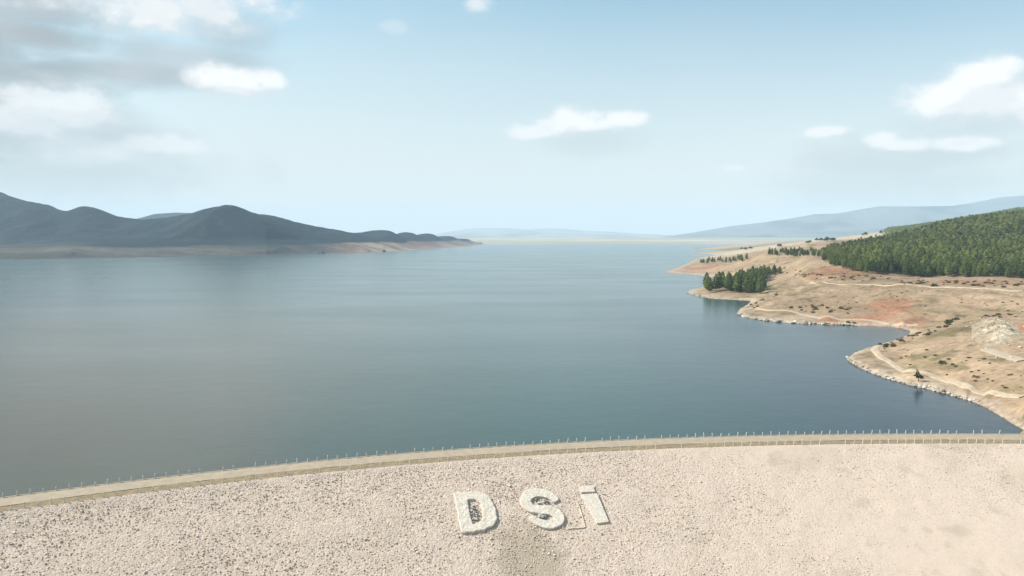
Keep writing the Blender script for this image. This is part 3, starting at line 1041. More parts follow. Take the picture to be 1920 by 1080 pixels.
def stroke_mesh(name, pts, wid, h, mat, label=None, cat=None, closed=False):
    """a raised stroke along pixel points, wid metres wide"""
    Q = np.array([dam_sw(*q) for q in pts])
    n = 60 if len(pts) > 3 else 24
    tt = np.linspace(0, len(Q) - 1, n)
    i = np.clip(tt.astype(int), 0, len(Q) - 2)
    f = (tt - i)[:, None]
    p0, p1, p2, p3 = Q[np.maximum(i - 1, 0)], Q[i], Q[i + 1], Q[np.minimum(i + 2, len(Q) - 1)]
    cr = 0.5 * (2 * p1 + (p2 - p0) * f + (2 * p0 - 5 * p1 + 4 * p2 - p3) * f ** 2 + (3 * p1 - p0 - 3 * p2 + p3) * f ** 3) if len(pts) > 3 else p1 * (1 - f) + p2 * f
    d = np.gradient(cr, axis=0)
    d /= np.linalg.norm(d, axis=1)[:, None] + 1e-9
    nn = np.stack([-d[:, 1], d[:, 0]], -1)
    ww = np.broadcast_to(np.asarray(wid, float), (n,)) if np.ndim(wid) == 0 else np.interp(np.linspace(0, 1, n), np.linspace(0, 1, len(wid)), wid)
    c0 = cr.mean(0)
    base = dam_pt(c0[0], c0[1], 0)
    prof = [(-.5, -.3), (-.5, h * .85), (-.44, h), (-.15, h), (.15, h), (.44, h), (.5, h * .85), (.5, -.3)]
    P = []
    for a, z in prof:
        r = cr + nn * (a * ww)[:, None] + rng.standard_normal(cr.shape) * 0.03
        zz = z + (fbm(r[:, 0] * 1.3, r[:, 1] * 1.3, 3) * min(0.10, h * .4) if z > 0 else 0)
        P.append(dam_pt(r[:, 0], r[:, 1], zz))
    P = np.stack(P, 1)
    fs = [grid_faces(n, len(prof)), np.array([list(range(len(prof)))[::-1]]), np.array([[(n - 1) * len(prof) + q for q in range(len(prof))]])]
    o = mesh_np(name, P.reshape(-1, 3) - base, fs, mat, False)
    o.location = base
    if label: tag(o, label, cat)
    return o


D_OUT = [(851, 926), (880, 923), (902, 924), (918, 933), (928, 952), (932, 974), (926, 986), (908, 995), (888, 999), (866, 1001), (860, 975), (855, 950)]
D_IN = [(876, 939), (890, 938), (900, 945), (904, 960), (905, 974), (899, 981), (886, 985), (882, 970), (879, 954)]
letter_mesh('letter_sign', D_OUT, D_IN, 0.38, M_LETTER, 'white stone letter D with a dark rubble hole, laid on the dam face', 'letter', 'giant white stone letters on the dam')
S_PTS = [(1043, 941), (1030, 930), (1010, 925), (992, 929), (985, 941), (994, 953), (1012, 957), (1032, 959), (1046, 967), (1046, 979), (1028, 985), (1008, 980), (994, 971)]
w_ = 1.75
stroke_mesh('letter_sign', S_PTS, [1.4, 2.0, 2.3, 2.4, 2.3, 2.2, 2.2, 2.3, 2.4, 2.2, 2.0, 1.8, 1.4], 0.36, M_LETTER, 'white stone letter S, the middle of three on the dam face', 'letter')['group'] = 'giant white stone letters on the dam'
li = empty('letter_sign', tuple(dam_pt(*dam_sw(1115, 950), 0)))
tag(li, 'white stone letter I with a separate dot, rightmost of three on the dam face', 'letter', 'giant white stone letters on the dam')
for nm, poly in (('stem', [(1088, 929), (1119, 927), (1130, 953), (1141, 980), (1119, 983), (1110, 966), (1099, 948)]), ('dot', [(1086, 915), (1110, 911.5), (1116, 923.5), (1090, 924.5)])):
    q = letter_mesh(nm, poly, None, 0.34, M_LETTER, None, None, jitter=0.04)
    q.parent = li
    q.location = Vector(q.location) - li.location
stroke_mesh('stone_outline', [(1081, 938), (1090, 962), (1097, 988), (1082, 990), (1066, 991)][0:3], 0.22, 0.07, M_OUTL, 'thin pale line of stones running down beside the letter I stem', 'stone line')
stroke_mesh('stone_outline', [(1064, 991), (1097, 988.5)], 0.22, 0.07, M_OUTL, 'short thin pale line of stones lying below letters S and I', 'stone line')
# rubble inside the D and in the bends of the S: grey stones
Q = []
for (a, b, n) in ((890, 962, 34), (1018, 940, 12), (1016, 967, 16)):
    for _ in range(n):
        Q.append(dam_sw(a + random.gauss(0, 6), b + random.gauss(0, 10 if n == 34 else 3)))
Q = np.array(Q)
P = to_local(dam_pt(Q[:, 0], Q[:, 1], 0.1))
sz = 0.15 + 0.25 * rng.random(len(Q))
v, f, c = rocks_np(P, sz, np.array((0.34, 0.31, 0.28))[None] * (0.4 + 1.2 * rng.random((len(Q), 1))))
mesh_np('letter_rubble', v, f, M_ROCK, False, c, parent=dam)['kind'] = 'stuff'


# ------------------------------------------------------------------ guard posts along the crest
def post_mesh():
    def ring(r, z, n=8):
        a = np.arange(n) / n * 2 * math.pi
        return np.stack([r * np.cos(a), r * np.sin(a), np.full(n, z)], -1)
    rs = [ring(.11, -.3), ring(.11, .0), ring(.09, .66), ring(.11, .68), ring(.11, .80), ring(.06, .86)]
    n = 8
    v = np.concatenate(rs)
    f = [(r * n + i, r * n + (i + 1) % n, (r + 1) * n + (i + 1) % n, (r + 1) * n + i) for r in range(len(rs) - 1) for i in range(n)]
    return mesh_np('guard_post', v, [np.array(f), np.array([[(len(rs) - 1) * n + i for i in range(n)]])], M_POST, False, link=False)


PM = post_mesh()
for row, w, lab, grp in (('n', 0.35, 'short pale guard post in the row between crest road and stone face', 'guard posts along the stone face side of the crest'),
                         ('f', ROADW - 0.17, 'short pale guard post in the lakeside row along the crest road', 'guard posts along the lake side of the crest')):
    s0 = 0.5
    while s0 < S_TOT - 1:
        q = dam_pt(s0, w, 0.1 if row == 'n' else 0.13)
        if abs(q[0] / q[1]) < 0.73 and random.random() > 0.05:
            o = bpy.data.objects.new('guard_post', PM)
            COL.objects.link(o)
            o.location = q
            o.rotation_euler = (random.gauss(0, .09), random.gauss(0, .09), random.random() * 6)
            h = random.uniform(0.75, 1.2)
            o.scale = (1, 1, h)
            tag(o, lab, 'post', grp)
        s0 += 2.05 if random.random() > 0.06 else 4.1


# ------------------------------------------------------------------ trees
def tufts(cent, outw, size, cols, droop=0.2):
    """two crossed leaf-clump triangles at every centre"""
    n = len(cent)
    r1 = rng.standard_normal((n, 3)); r1 /= np.linalg.norm(r1, axis=1)[:, None]
    up = np.array((0, 0, 1.0))
    side = np.cross(outw, up); side /= np.linalg.norm(side, axis=1)[:, None] + 1e-6
    side = side + 0.6 * r1
    d = outw + np.array((0, 0, -droop)) + 0.45 * rng.standard_normal((n, 3))
    d /= np.linalg.norm(d, axis=1)[:, None]
    up2 = np.cross(side, d)
    s = size[:, None]
    a, b, c_ = cent - side * s * .55 - d * s * .3, cent + side * s * .55 - d * s * .3, cent + d * s * .8
    e, g, h = cent - up2 * s * .5 - d * s * .3, cent + up2 * s * .5 - d * s * .2, cent + d * s * .7
    v = np.stack([a, b, c_, e, g, h], 1).reshape(-1, 3)
    f = np.arange(len(v)).reshape(-1, 3)
    return v, f, np.repeat(cols, 6, 0)


def pine_crown(h, n, base=(0.075, 0.115, 0.045), r0=0.19, low=0.14):
    fz = low + (1 - low) * rng.random(n) ** 1.25
    prof = np.minimum(1, (1 - fz) * 1.9 + 0.03) ** 0.75 * np.minimum(1, (fz - low) * 9 + 0.35)
    lobes = 1 + 0.22 * np.sin(fz * 38 + rng.random() * 6)
    R = h * r0 * prof * lobes
    a = rng.random(n) * 6.283
    rr = R * np.sqrt(0.25 + 0.75 * rng.random(n))
    cent = np.stack([rr * np.cos(a), rr * np.sin(a), fz * h], -1)
    outw = np.stack([np.cos(a), np.sin(a), 0.35 + 0 * a], -1)
    size = h * (0.05 + 0.05 * rng.random(n)) * (0.55 + 0.6 * prof)
    tone = (0.72 + 0.5 * rng.random(n))[:, None]
    return tufts(cent, outw, size, np.array(base)[None] * tone)


def cone_trunk(h, r, mat, name='trunk', bend=0.0):
    n = 7
    zs = np.linspace(-0.4, h, 6)
    a = np.arange(n) / n * 6.283
    v = np.concatenate([np.stack([np.cos(a) * r * (1 - 0.85 * i / 5) + bend * (z / h) ** 2, np.sin(a) * r * (1 - 0.85 * i / 5), np.full(n, z)], -1) for i, z in enumerate(zs)])
    f = [(r_ * n + i, r_ * n + (i + 1) % n, (r_ + 1) * n + (i + 1) % n, (r_ + 1) * n + i) for r_ in range(5) for i in range(n)]
    return mesh_np(name, v, np.array(f), mat, True, link=False)


PINE = []
GREENS = [(0.205, 0.248, 0.085), (0.168, 0.208, 0.076), (0.240, 0.275, 0.095), (0.140, 0.172, 0.070), (0.190, 0.225, 0.104), (0.096, 0.135, 0.062)]
for i in range(6):
    hh = 15.0
    v, f, c = pine_crown(hh, 420, GREENS[i], r0=(0.19, 0.22, 0.17, 0.25, 0.21, 0.24)[i])
    PINE.append((mesh_np('crown', v, f, M_LEAF, True, c, link=False), cone_trunk(hh * 0.92, 0.24, M_BARK)))


def pine(loc, h, kind, label, group):
    t_ = empty('pine_tree', loc, random.random() * 6.28)
    t_.scale = (h / 15.0 * random.uniform(.92, 1.1),) * 2 + (h / 15.0,)
    cm, tm = PINE[kind]
    for nm, me in (('crown', cm), ('trunk', tm)):
        q = bpy.data.objects.new(nm, me)
        COL.objects.link(q)
        q.parent = t_
    return tag(t_, label, 'tree', group)


def scatter_px(poly, n, mind, land):
    """points on the land seen inside a pixel polygon"""
    from mathutils.geometry import intersect_point_line
    poly = np.array(poly, float)
    x0, y0, x1, y1 = poly[:, 0].min(), poly[:, 1].min(), poly[:, 0].max(), poly[:, 1].max()
    out = []
    tries = 0
    while len(out) < n and tries < n * 40:
        tries += 1
        a, b = random.uniform(x0, x1), random.uniform(y0, y1)
        if not inside(a, b, poly): continue
        q = land.drop(a, b)
        if q is None or q[2] < 0.4: continue
        if any(abs(q[0] - o_[0]) < mind and abs(q[1] - o_[1]) < mind for o_ in out): continue
        out.append(q)
    return out


def inside(x, y, poly):
    r = False
    j = len(poly) - 1
    for i in range(len(poly)):
        if (poly[i][1] > y) != (poly[j][1] > y) and x < (poly[j][0] - poly[i][0]) * (y - poly[i][1]) / (poly[j][1] - poly[i][1]) + poly[i][0]:
            r = not r
        j = i
    return r


# grove on the small headland
gp = scatter_px([(1318, 543), (1330, 549), (1352, 546), (1380, 549), (1400, 551), (1428, 551), (1432, 545), (1424, 538), (1395, 536), (1350, 538), (1322, 539)], 46, 3.2, RL)
gp += scatter_px([(1370, 534), (1420, 538), (1430, 530), (1440, 522), (1405, 524)], 16, 3.5, RL)
for q in gp:
    pine(q, random.uniform(14, 19), random.choice([0, 1, 3, 4, 5]), 'dark green pine in the grove on the small headland in the lake', 'pines of the headland grove')
for q in scatter_px([(1400, 523), (1432, 520), (1462, 515), (1462, 509), (1430, 513), (1400, 518)], 22, 4, RL):
    pine(q, random.uniform(7, 11), random.choice([3, 5, 1]), 'small dark pine in the row running inland from the headland grove', 'pines of the row behind the grove')
for q in scatter_px([(1310, 496), (1345, 494), (1400, 490), (1402, 485), (1350, 489), (1312, 491)], 26, 5, RL):
    pine(q, random.uniform(7, 11), random.choice([1, 3, 4]), 'small hazy pine on the farther low headland beyond the grove', 'pines on the far low headland')
for q in scatter_px([(1438, 478), (1480, 481), (1540, 482), (1545, 472), (1490, 470), (1440, 473)], 60, 3, RL):
    pine(q, random.uniform(5, 9), random.choice([3, 5, 4]), 'dull green pine on the knoll at the left end of the forest', 'pines on the knoll left of the forest')

# forest: outline in (pixel column, distance)
fe = [RL.drop(a, b) for a, b in [(1548, 494), (1580, 506), (1620, 513), (1700, 518), (1800, 520), (1918, 523)]]
front = [(960 + F * q[0] / q[1], q[1]) for q in fe] + [(2060, fe[-1][1] - 20), (2250, fe[-1][1] - 30)]
FP = np.array(front + [(2250, 1950), (1950, 1900), (1760, 1780), (1660, 1600), (1605, 1380), (1552, 1160), (1532, 1000)])
SPC = 5.6
cand = []
gx, gy = np.meshgrid(np.arange(250, 1900, SPC), np.arange(620, 1960, SPC), indexing='ij')
gx = (gx + (rng.random(gx.shape) - .5) * SPC * .9).ravel(); gy = (gy + (rng.random(gy.shape) - .5) * SPC * .9).ravel()
gpx = 960 + F * gx / gy
m_ = (gpx > 1525) & (gpx < 2120)
gx, gy, gpx = gx[m_], gy[m_], gpx[m_]
ins = np.zeros(len(gx), bool)
j = len(FP) - 1
for i in range(len(FP)):
    cond = ((FP[i, 1] > gy) != (FP[j, 1] > gy)) & (gpx < (FP[j, 0] - FP[i, 0]) * (gy - FP[i, 1]) / (FP[j, 1] - FP[i, 1] + 1e-9) + FP[i, 0])
    ins ^= cond
    j = i
fb = np.interp(gpx, [q[0] for q in front], [q[1] for q in front])
depth = gy - fb
ins &= rng.random(len(gx)) < np.where(depth > 250, 0.72, np.where(depth < 14, 0.6, 0.88))
gx, gy, gpx, depth = gx[ins], gy[ins], gpx[ins], depth[ins]
gz = RL.h(gx, gy)
fh = 12.5 + 3.4 * rng.standard_normal(len(gx)).clip(-2.0, 1.7) + 2.5 * fbm(gx / 60, gy / 60, 3)
fh = fh * (0.55 + 0.45 * sstep(gpx, 1535, 1640))
order = np.argsort(depth + np.where((gpx > 1930), 1000, 0))
front_ids = order[:150]
for i in front_ids:
    pine((gx[i], gy[i], gz[i]), float(fh[i]), random.choice([0, 0, 1, 2, 3, 4, 5]), 'green pine along the front edge of the hillside forest above the bare bench', 'pines along the front edge of the forest')
rest = np.ones(len(gx), bool)
rest[front_ids] = False
gx, gy, gz, fh, depth = gx[rest], gy[rest], gz[rest], fh[rest], depth[rest]


def mass(name, X, Y, Z, H, protos):
    Vs, Fs, Cs, off = [], [], [], 0
    for i, (pv, pf, pc) in enumerate(protos):
        idx = np.nonzero(np.arange(len(X)) % len(protos) == i)[0]
        n = len(idx)
        R = rot_z(n)
        v = np.einsum('nij,kj->nki', R, pv) * (H[idx] / 15.0)[:, None, None]
        v *= np.stack([0.9 + .25 * rng.random(n)] * 2 + [np.ones(n)], -1)[:, None]
        v += np.stack([X[idx], Y[idx], Z[idx]], -1)[:, None]
        tone = 0.7 + 0.65 * rng.random((n, 1, 1))
        Cs.append((pc[None] * tone * np.array((1 + 0.1, 1, 1))).reshape(-1, 3))
        Fs.append((pf[None] + (np.arange(n) * len(pv))[:, None, None]).reshape(-1, 3) + off)
        Vs.append(v.reshape(-1, 3))
        off += n * len(pv)
    o = mesh_np(name, np.concatenate(Vs), np.concatenate(Fs), M_LEAF, True, np.concatenate(Cs))
    return tag(o, kind='stuff')


perm = rng.permutation(len(gx))
gx, gy, gz, fh, depth = gx[perm], gy[perm], gz[perm], fh[perm], depth[perm]
near_ = depth < 260
pr_n = [pine_crown(15.0, 95, g, r0=0.19, low=0.12) for g in GREENS]
pr_f = [pine_crown(15.0, 34, g, r0=0.21, low=0.25) for g in GREENS]


def big_tufts(p_, k):
    v, f, c = p_
    cen = v.reshape(-1, 6, 3).mean(1, keepdims=True)
    return ((v.reshape(-1, 6, 3) - cen) * k + cen).reshape(-1, 3), f, c


pr_n = [big_tufts(q, 1.5) for q in pr_n]
pr_f = [big_tufts(q, 2.3) for q in pr_f]
o = mass('pine_forest', gx[near_], gy[near_], gz[near_], fh[near_], pr_n)
o['label'] = 'dense green pine forest covering the hillside on the right'; o['category'] = 'forest'
o = mass('pine_forest', gx[~near_], gy[~near_], gz[~near_], fh[~near_], pr_f)
o['label'] = 'upper part of the green pine forest near the top of the hill'; o['category'] = 'forest'
# wooded back hill
n = 5200
px_ = 1640 + 420 * rng.random(n); Yb = 2000 + 1000 * rng.random(n)
Xb = (px_ - 960) / F * Yb
zb = RL.h(Xb, Yb)
k_ = px_ + fbm(Xb / 80, Yb / 80, 3) * 15 > 1662
o = mass('distant_forest', Xb[k_], Yb[k_], zb[k_], 13 + 3 * rng.random(k_.sum()), [big_tufts(pine_crown(15.0, 16, (g[0] * .8, g[1] * .85, g[2]), r0=0.28, low=0.2), 2.6) for g in GREENS[:3]])
o['label'] = 'dark hazy woodland on the farther hill behind the pine forest'; o['category'] = 'forest'


# ------------------------------------------------------------------ shrubs
def bush_mesh(n, col, flat=0.8):
    d = rng.standard_normal((n, 3)); d[:, 2] = np.abs(d[:, 2]); d /= np.linalg.norm(d, axis=1)[:, None]
    r = 0.45 + 0.55 * rng.random(n) ** 0.5
    lob = 0.75 + 0.35 * vnoise(d[:, 0] * 2.2 + 9 * rng.random(), d[:, 1] * 2.2 + 5)
    cent = d * (r * lob)[:, None] * np.array((1, 1, flat))
    return tufts(cent, d, 0.22 + 0.16 * rng.random(n), np.array(col)[None] * (0.65 + 0.6 * rng.random((n, 1))))


def stems_mesh():
    vs, fs, off = [], [], 0
    for k_ in range(5):
        a = k_ * 1.26
        for (p0, p1, r) in (((0, 0, -.15), (.3 * math.cos(a), .3 * math.sin(a), .45), .05),):
            p0, p1 = np.array(p0), np.array(p1)
            ring = [(math.cos(b), math.sin(b), 0) for b in (0, 2.1, 4.2)]
            vs += [p0 + r * np.array(q) for q in ring] + [p1 + r * .4 * np.array(q) for q in ring]
            fs += [(off + i, off + (i + 1) % 3, off + 3 + (i + 1) % 3, off + 3 + i) for i in range(3)]
            off += 6
    return mesh_np('stem', np.array(vs), np.array(fs), M_BARK, False, link=False)


STEM = stems_mesh()
BUSH = []
for i, cc_ in enumerate([(0.15, 0.125, 0.065), (0.20, 0.15, 0.085), (0.10, 0.10, 0.05), (0.23, 0.16, 0.10)]):
    v, f, c = bush_mesh(110, cc_, (0.7, 0.6, 0.85, 0.55)[i])
    BUSH.append(mesh_np('foliage', v, f, M_BUSH, True, c, link=False))


def shrub(q, r, kind, label, group):
    t_ = empty('shrub', q, random.random() * 6.28)
    t_.scale = (r, r * random.uniform(.8, 1.2), r * random.uniform(.8, 1.2))
    for nm, me in (('foliage', BUSH[kind]), ('stem', STEM)):
        o_ = bpy.data.objects.new(nm, me)
        COL.objects.link(o_)
        o_.parent = t_
    return tag(t_, label, 'shrub', group)


for poly, n, r0, r1, kinds, lab, grp in [
    ([(1560, 512), (1700, 522), (1918, 527), (1918, 540), (1700, 534), (1560, 522)], 74, .8, 2.2, [0, 1, 3, 3], 'dull brown shrub on the bench just below the pine forest', 'shrubs on the bench below the forest'),
    ([(1640, 649), (1700, 628), (1770, 605), (1795, 604), (1760, 622), (1700, 645), (1660, 656)], 34, .6, 1.5, [0, 1, 2], 'low olive shrub along the crest of the near headland beside the inlet', 'shrubs along the near headland crest'),
    ([(1640, 660), (1720, 655), (1900, 680), (1900, 720), (1780, 705), (1690, 680)], 22, .4, 1.0, [0, 1, 3], 'small brown shrub on the sandy slope of the near headland', 'shrubs on the near headland slope'),
    ([(1470, 574), (1560, 570), (1610, 582), (1600, 590), (1500, 585)], 26, .8, 1.9, [0, 1, 3], 'dry brown shrub above the shore track of the middle headland', 'shrubs above the middle headland track'),
    ([(1400, 575), (1440, 556), (1460, 545), (1470, 550), (1440, 566), (1412, 580)], 16, .7, 1.6, [0, 2], 'dark shrub beside the hollow between grove and middle headland', 'shrubs beside the grove hollow'),
    ([(1440, 500), (1500, 498), (1560, 515), (1620, 528), (1500, 522)], 20, 1.0, 2.4, [0, 1, 3], 'scattered dry shrub on the open slope left of the forest', 'shrubs on the open slope left of the forest'),
    ([(1480, 548), (1700, 545), (1915, 552), (1915, 572), (1700, 578), (1480, 572)], 40, .4, 1.1, [0, 1, 3, 3], 'tiny dry bush dotted over the open ground of the middle headland', 'bushes on the open middle headland'),
    ([(1800, 690), (1915, 700), (1915, 740), (1820, 720)], 12, .35, .8, [1, 3], 'tiny brown bush just above the shore track at the right edge', 'bushes above the near shore track'),
    ([(1820, 600), (1918, 575), (1918, 600), (1880, 600)], 14, .6, 1.5, [0, 1, 2], 'shrub around the top of the white rock outcrop', 'shrubs above the rock outcrop'),
]:
    for q in scatter_px(poly, n, 1.5, RL):
        shrub(q, random.uniform(r0, r1), random.choice(kinds), lab, grp)
for px, py, r, kd, lab in [(1780, 606, 3.0, 2, 'large dark spreading shrub at the top of the near headland crest'), (1793, 600, 2.2, 2, 'dark shrub just right of the largest shrub on the headland crest'),
                           (1774, 613, 1.6, 2, 'small dark shrub just below the largest shrub on the headland crest'),
                           (1767, 681, 1.6, 2, 'solitary dark shrub in the middle of the sandy near headland slope'), (1738, 657, 1.0, 0, 'solitary small shrub above the inlet end of the near headland'),
                           (1752, 537, 3.0, 2, 'dark pointed bush beside the road on the bench below the forest'),
                           (1675, 650, 1.3, 0, 'round shrub close behind the pale headland tip'), (1660, 648, 1.2, 0, 'dark shrub nearest to the pale headland tip'),
                           (1590, 605, 1.5, 2, 'dark bush at the waterline of the middle headland'), (1602, 606, 1.2, 2, 'smaller dark bush at the waterline right beside another')]:
    q = RL.drop(px, py)
    if q is not None:
        shrub(q, r, kd, lab, None)

# the lone tree on the near shore
q = RL.drop(1722, 716)
lt = empty('shore_tree', q)
tag(lt, 'lone bushy dark tree at the water edge of the near headland', 'tree')
cen = np.array([(0.2, 0, 1.6), (-0.9, .2, 2.2), (0.9, 0, 1.7), (-.4, 0, 3.6), (-.7, 0, 4.6), (1.3, .1, 1.2), (0, .6, 2.7)])
rds = [1.3, 1.0, 1.1, .8, .5, .8, 1.0]
vs, fs, cs, off = [], [], [], 0
for cc_, rr_ in zip(cen, rds):
    v, f, c = bush_mesh(90, (0.075, 0.078, 0.04), 0.9)
    vs.append(v * rr_ + cc_); fs.append(f + off); cs.append(c); off += len(v)
mesh_np('crown', np.concatenate(vs), np.concatenate(fs), M_BUSH, True, np.concatenate(cs), parent=lt)
o = bpy.data.objects.new('trunk', cone_trunk(4.4, 0.2, M_BARK, 'trunk', -0.7))
COL.objects.link(o)
o.parent = lt

# tree clumps on the far fields: single trees
v, f, c = bush_mesh(160, (0.06, 0.075, 0.04), 0.95)
RT = mesh_np('crown', v, f, M_BUSH, True, c, link=False)
RTT = cone_trunk(1.0, 0.09, M_BARK)
for px, py, n, spr in [(1462, 462, 3, 3), (1545, 452, 7, 12), (1560, 449.5, 5, 10), (1640, 437, 6, 10), (1618, 441, 3, 6), (1515, 456, 3, 5), (1395, 468, 4, 12)]:
    for k_ in range(n):
        q = RL.drop(px + random.gauss(0, spr), py + random.gauss(0, .7))
        if q is None or q[1] > 4500: continue
        t_ = empty('field_tree', q)
        r = random.uniform(4, 7)
        t_.scale = (r, r, r)
        for nm, me in (('crown', RT), ('trunk', RTT)):
            o_ = bpy.data.objects.new(nm, me)
            COL.objects.link(o_); o_.parent = t_
            if nm == 'crown': o_.location = (0, 0, .45)
        tag(t_, 'dark round tree standing on the pale fields beyond the forest', 'tree', 'trees on the far fields')


# ------------------------------------------------------------------ tracks
def track(name, pts, wid, mat, lift=0.32):
    Q = [RL.drop(*q) for q in pts]
    Q = np.array([q[:2] for q in Q if q is not None])
    n = 160
    tt = np.linspace(0, len(Q) - 1, n)
    i = np.clip(tt.astype(int), 0, len(Q) - 2)
    f = (tt - i)[:, None]
    p0, p1, p2, p3 = Q[np.maximum(i - 1, 0)], Q[i], Q[i + 1], Q[np.minimum(i + 2, len(Q) - 1)]
    cr = 0.5 * (2 * p1 + (p2 - p0) * f + (2 * p0 - 5 * p1 + 4 * p2 - p3) * f ** 2 + (3 * p1 - p0 - 3 * p2 + p3) * f ** 3)
    for _ in range(6):
        cr[1:-1] = (cr[:-2] + cr[1:-1] * 2 + cr[2:]) / 4
    d = np.gradient(cr, axis=0); d /= np.linalg.norm(d, axis=1)[:, None] + 1e-9
    nn = np.stack([-d[:, 1], d[:, 0]], -1)
    w = wid * (1 + 0.25 * fbm(np.arange(n) / 7.0, np.arange(n) / 9.0, 3))
    offs = np.linspace(-.5, .5, 7)
    P = cr[:, None] + nn[:, None] * (offs[None, :, None] * w[:, None, None])
    z = RL.h(P[..., 0], P[..., 1]) + lift
    z[:, 0] -= lift * 1.4; z[:, -1] -= lift * 1.4
    o = mesh_np(name, np.concatenate([P, z[..., None]], -1).reshape(-1, 3), grid_faces(n, 7), mat, True)
    return tag(o, kind='structure')


track('path', [(1648, 648), (1640, 654), (1650, 668), (1675, 683), (1700, 695), (1760, 710), (1810, 724), (1860, 736), (1918, 745)], 4.0, M_PATH)
track('path', [(1846, 655), (1870, 662), (1895, 670), (1918, 677)], 6.0, mat_plain('pale gravel', (0.33, 0.28, 0.215), .95, .15, .5, .1, .05))
track('path', [(1410, 577), (1440, 582), (1500, 589), (1560, 595), (1630, 601), (1690, 606), (1720, 609)], 4.5, M_PATH)
track('path', [(1520, 530), (1580, 534), (1660, 536), (1740, 538), (1830, 541), (1918, 546)], 3.2, M_PATH)


# ------------------------------------------------------------------ rocks and outcrop
ROCKM = []
for i in range(4):
    v, f = IV.copy(), IF.copy()
    # one subdivision for a blocky boulder
    mids, nf, vv = {}, [], [tuple(x) for x in v]

    def mid_(a, b):
        kk = (min(a, b), max(a, b))
        if kk not in mids:
            q = (np.array(vv[a]) + np.array(vv[b])) / 2
            vv.append(tuple(q / np.linalg.norm(q))); mids[kk] = len(vv) - 1
        return mids[kk]
    for a, b, c_ in f:
        x, y, z = mid_(a, b), mid_(b, c_), mid_(c_, a)
        nf += [(a, x, z), (b, y, x), (c_, z, y), (x, y, z)]
    v = np.array(vv)
    v = v * (0.75 + 0.5 * vnoise(v[:, 0] * 1.7 + i * 7 + 3, v[:, 1] * 1.7 + v[:, 2] * 1.3 + 9))[:, None]
    v = np.sign(v) * np.abs(v) ** 0.85 * np.array((1.1, .9, .65))
    ROCKM.append(mesh_np('shore_rock', v, np.array(nf), M_ROCK, False, np.tile(np.array([(0.40, .37, .33), (0.33, .29, .24), (0.25, .225, .195), (0.47, .435, .385)][i]), (len(v), 1)), link=False))


def rock(q, r, label, group):
    o_ = bpy.data.objects.new('shore_rock', random.choice(ROCKM))
    COL.objects.link(o_)
    o_.location = (q[0], q[1], q[2] + r * .15)
    o_.rotation_euler = (random.gauss(0, .2), random.gauss(0, .2), random.random() * 6.28)
    o_.scale = (r, r * random.uniform(.8, 1.1), r * random.uniform(.7, 1.1))
    tag(o_, label, 'rock', group)


def shore_line(pts, n, lab, grp, r0, r1, up=1.2):
    pts = np.array(pts, float)
    L = np.concatenate(([0], np.cumsum(np.linalg.norm(np.diff(pts, axis=0), axis=1))))
    for k_ in range(n):
        a = random.random() * L[-1]
        x, y = np.interp(a, L, pts[:, 0]), np.interp(a, L, pts[:, 1]) - abs(random.gauss(0, up))
        q = RL.drop(x, y)
        if q is None or q[2] > 5 or q[2] < -0.6: continue
        q[2] = max(q[2], -.1)
        rock(q, random.uniform(r0, r1) * (1.5 if random.random() < .12 else 1), lab, grp)


shore_line([(1602, 660), (1588, 673), (1597, 681), (1618, 692)], 50, 'pale grey boulder piled at the tip of the near headland', 'boulders at the near headland tip', .4, 1.0, 2.0)
shore_line([(1618, 693), (1650, 706), (1700, 721), (1750, 733), (1800, 746), (1835, 757)], 90, 'whitish rock along the waterline of the near headland', 'rocks along the near headland shore', .3, .8, 2.5)
shore_line([(1382, 586), (1395, 595), (1430, 601), (1480, 606)], 46, 'pale rock at the tip of the middle headland shore', 'rocks at the middle headland tip', .6, 1.4, 1.5)
shore_line([(1480, 606), (1530, 608), (1570, 609), (1600, 610)], 40, 'whitish rock along the waterline of the middle headland', 'rocks along the middle headland shore', .6, 1.5, 1.2)
shore_line([(1288, 549), (1305, 554), (1340, 559)], 16, 'pale rock along the shore of the grove headland', 'rocks along the grove headland shore', .6, 1.3, .6)

# white rock cut on the near headland
oc = [RL.drop(a, b) for a, b in [(1832, 628), (1850, 640), (1880, 650), (1900, 648), (1905, 620), (1890, 605), (1850, 596), (1832, 605)]]
oc = np.array(oc)
c0 = oc.mean(0)
ro = empty('rock_outcrop', c0)
tag(ro, 'broken whitish rock outcrop above the gravel road on the near headland', 'rock outcrop')
ng = 60
u = np.linspace(-1, 1, ng)
U, Vv = np.meshgrid(u, u, indexing='ij')
ax = (oc[3] - oc[0])[:2] / 2 * 1.45
ay = (oc[5] - oc[1])[:2] / 2 * 1.35
Xo = c0[0] + U * ax[0] + Vv * ay[0]; Yo = c0[1] + U * ax[1] + Vv * ay[1]
r_ = np.hypot(U, Vv) + 0.25 * fbm(U * 2 + 3, Vv * 2, 4)
hgt_ = sstep(1.0 - r_, 0.0, 0.7) * 2.9
crag = np.abs(fbm(Xo / 5, Yo / 5, 4)) * 3.0 + vnoise(Xo / 1.6, Yo / 1.6) * 1.2
Zo = RL.h(Xo, Yo) + hgt_ * (0.6 + 0.4 * crag / 1.5) - 0.8 * (r_ > 0.98) - 0.3
cr_ = lerp(np.broadcast_to(np.array((0.30, .235, .165)), Zo.shape + (3,)), np.array((0.44, .39, .305)), sstep(fbm(Xo / 3, Yo / 3, 4), -.2, .3))
cr_ = lerp(cr_, np.array((0.20, .15, .10)), 0.8 * sstep(fbm(Xo / 2.5 + 20, Yo / 6, 4), .15, .4))
cr_ = lerp(cr_, np.array((0.27, 0.215, 0.15)), sstep(r_ + 0.35 * fbm(Xo / 4 + 7, Yo / 4, 4), 0.5, 0.95))
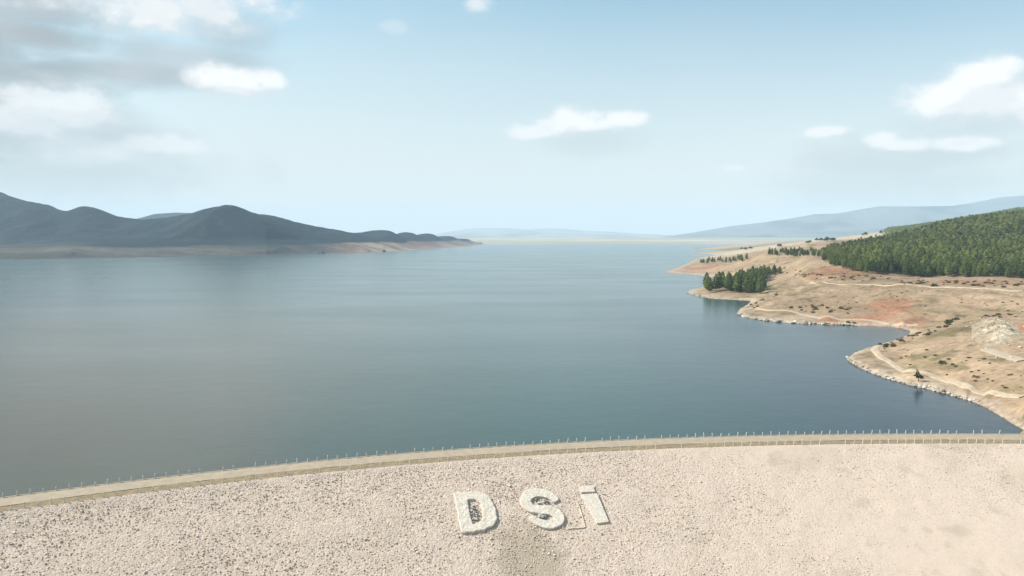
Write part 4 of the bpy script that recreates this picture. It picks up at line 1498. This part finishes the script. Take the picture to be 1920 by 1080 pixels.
mesh_np('rock_mass', np.stack([Xo, Yo, Zo], -1).reshape(-1, 3) - c0, grid_faces(ng, ng), M_ROCK, False, cr_.reshape(-1, 3), parent=ro)
tt = rng.random((70, 2)) * 2 - 1
Pb = np.stack([c0[0] + tt[:, 0] * ax[0] * 1.1 + tt[:, 1] * ay[0] * 1.1, c0[1] + tt[:, 0] * ax[1] * 1.1 + tt[:, 1] * ay[1] * 1.1], -1)
Pb = np.concatenate([Pb, (RL.h(Pb[:, 0], Pb[:, 1]) + .2)[:, None]], -1) - c0
v, f, c = rocks_np(Pb, .3 + .7 * rng.random(70) ** 2, np.tile((0.46, .40, .32), (70, 1)))
mesh_np('rock_debris', v, f, M_ROCK, False, c, parent=ro)['kind'] = 'stuff'

# dark block at the waterline of the left spit
q = LL.drop(720, 472.5)
if q is not None:
    o = bpy.data.objects.new('shore_rock', ROCKM[2].copy())
    o.data.materials.clear(); o.data.materials.append(mat_plain('dark wet rock', (0.08, .075, .07), .8))
    COL.objects.link(o)
    o.location = (q[0], q[1], 2.0)
    o.scale = (6, 5, 9)
    tag(o, 'dark upright rock alone at the waterline of the pink left spit', 'rock')

# ------------------------------------------------------------------ haze
R, zb, zt = 20000.0, -47.0, 760.0
v = [(x, y, z) for z in (zb, zt) for x, y in ((-R, -R), (R, -R), (R, R), (-R, R))]
f = [(3, 2, 1, 0), (4, 5, 6, 7), (0, 1, 5, 4), (1, 2, 6, 5), (2, 3, 7, 6), (3, 0, 4, 7)]
m = bpy.data.materials.new('haze air')
m.use_nodes = True
m.node_tree.nodes.clear()
t = NT(m.node_tree)
pv = t.n('ShaderNodeVolumePrincipled')
pv.inputs['Color'].default_value = (0.60, 0.81, 1.0, 1)
pv.inputs['Density'].default_value = 0.000068
pv.inputs['Anisotropy'].default_value = 0.0
mo = t.n('ShaderNodeOutputMaterial')
t.link(pv.outputs[0], mo.inputs['Volume'])
try:
    m.cycles.homogeneous_volume = True
except Exception:
    pass
tag(mesh_np('haze', v, np.array(f), m, False), kind='stuff')
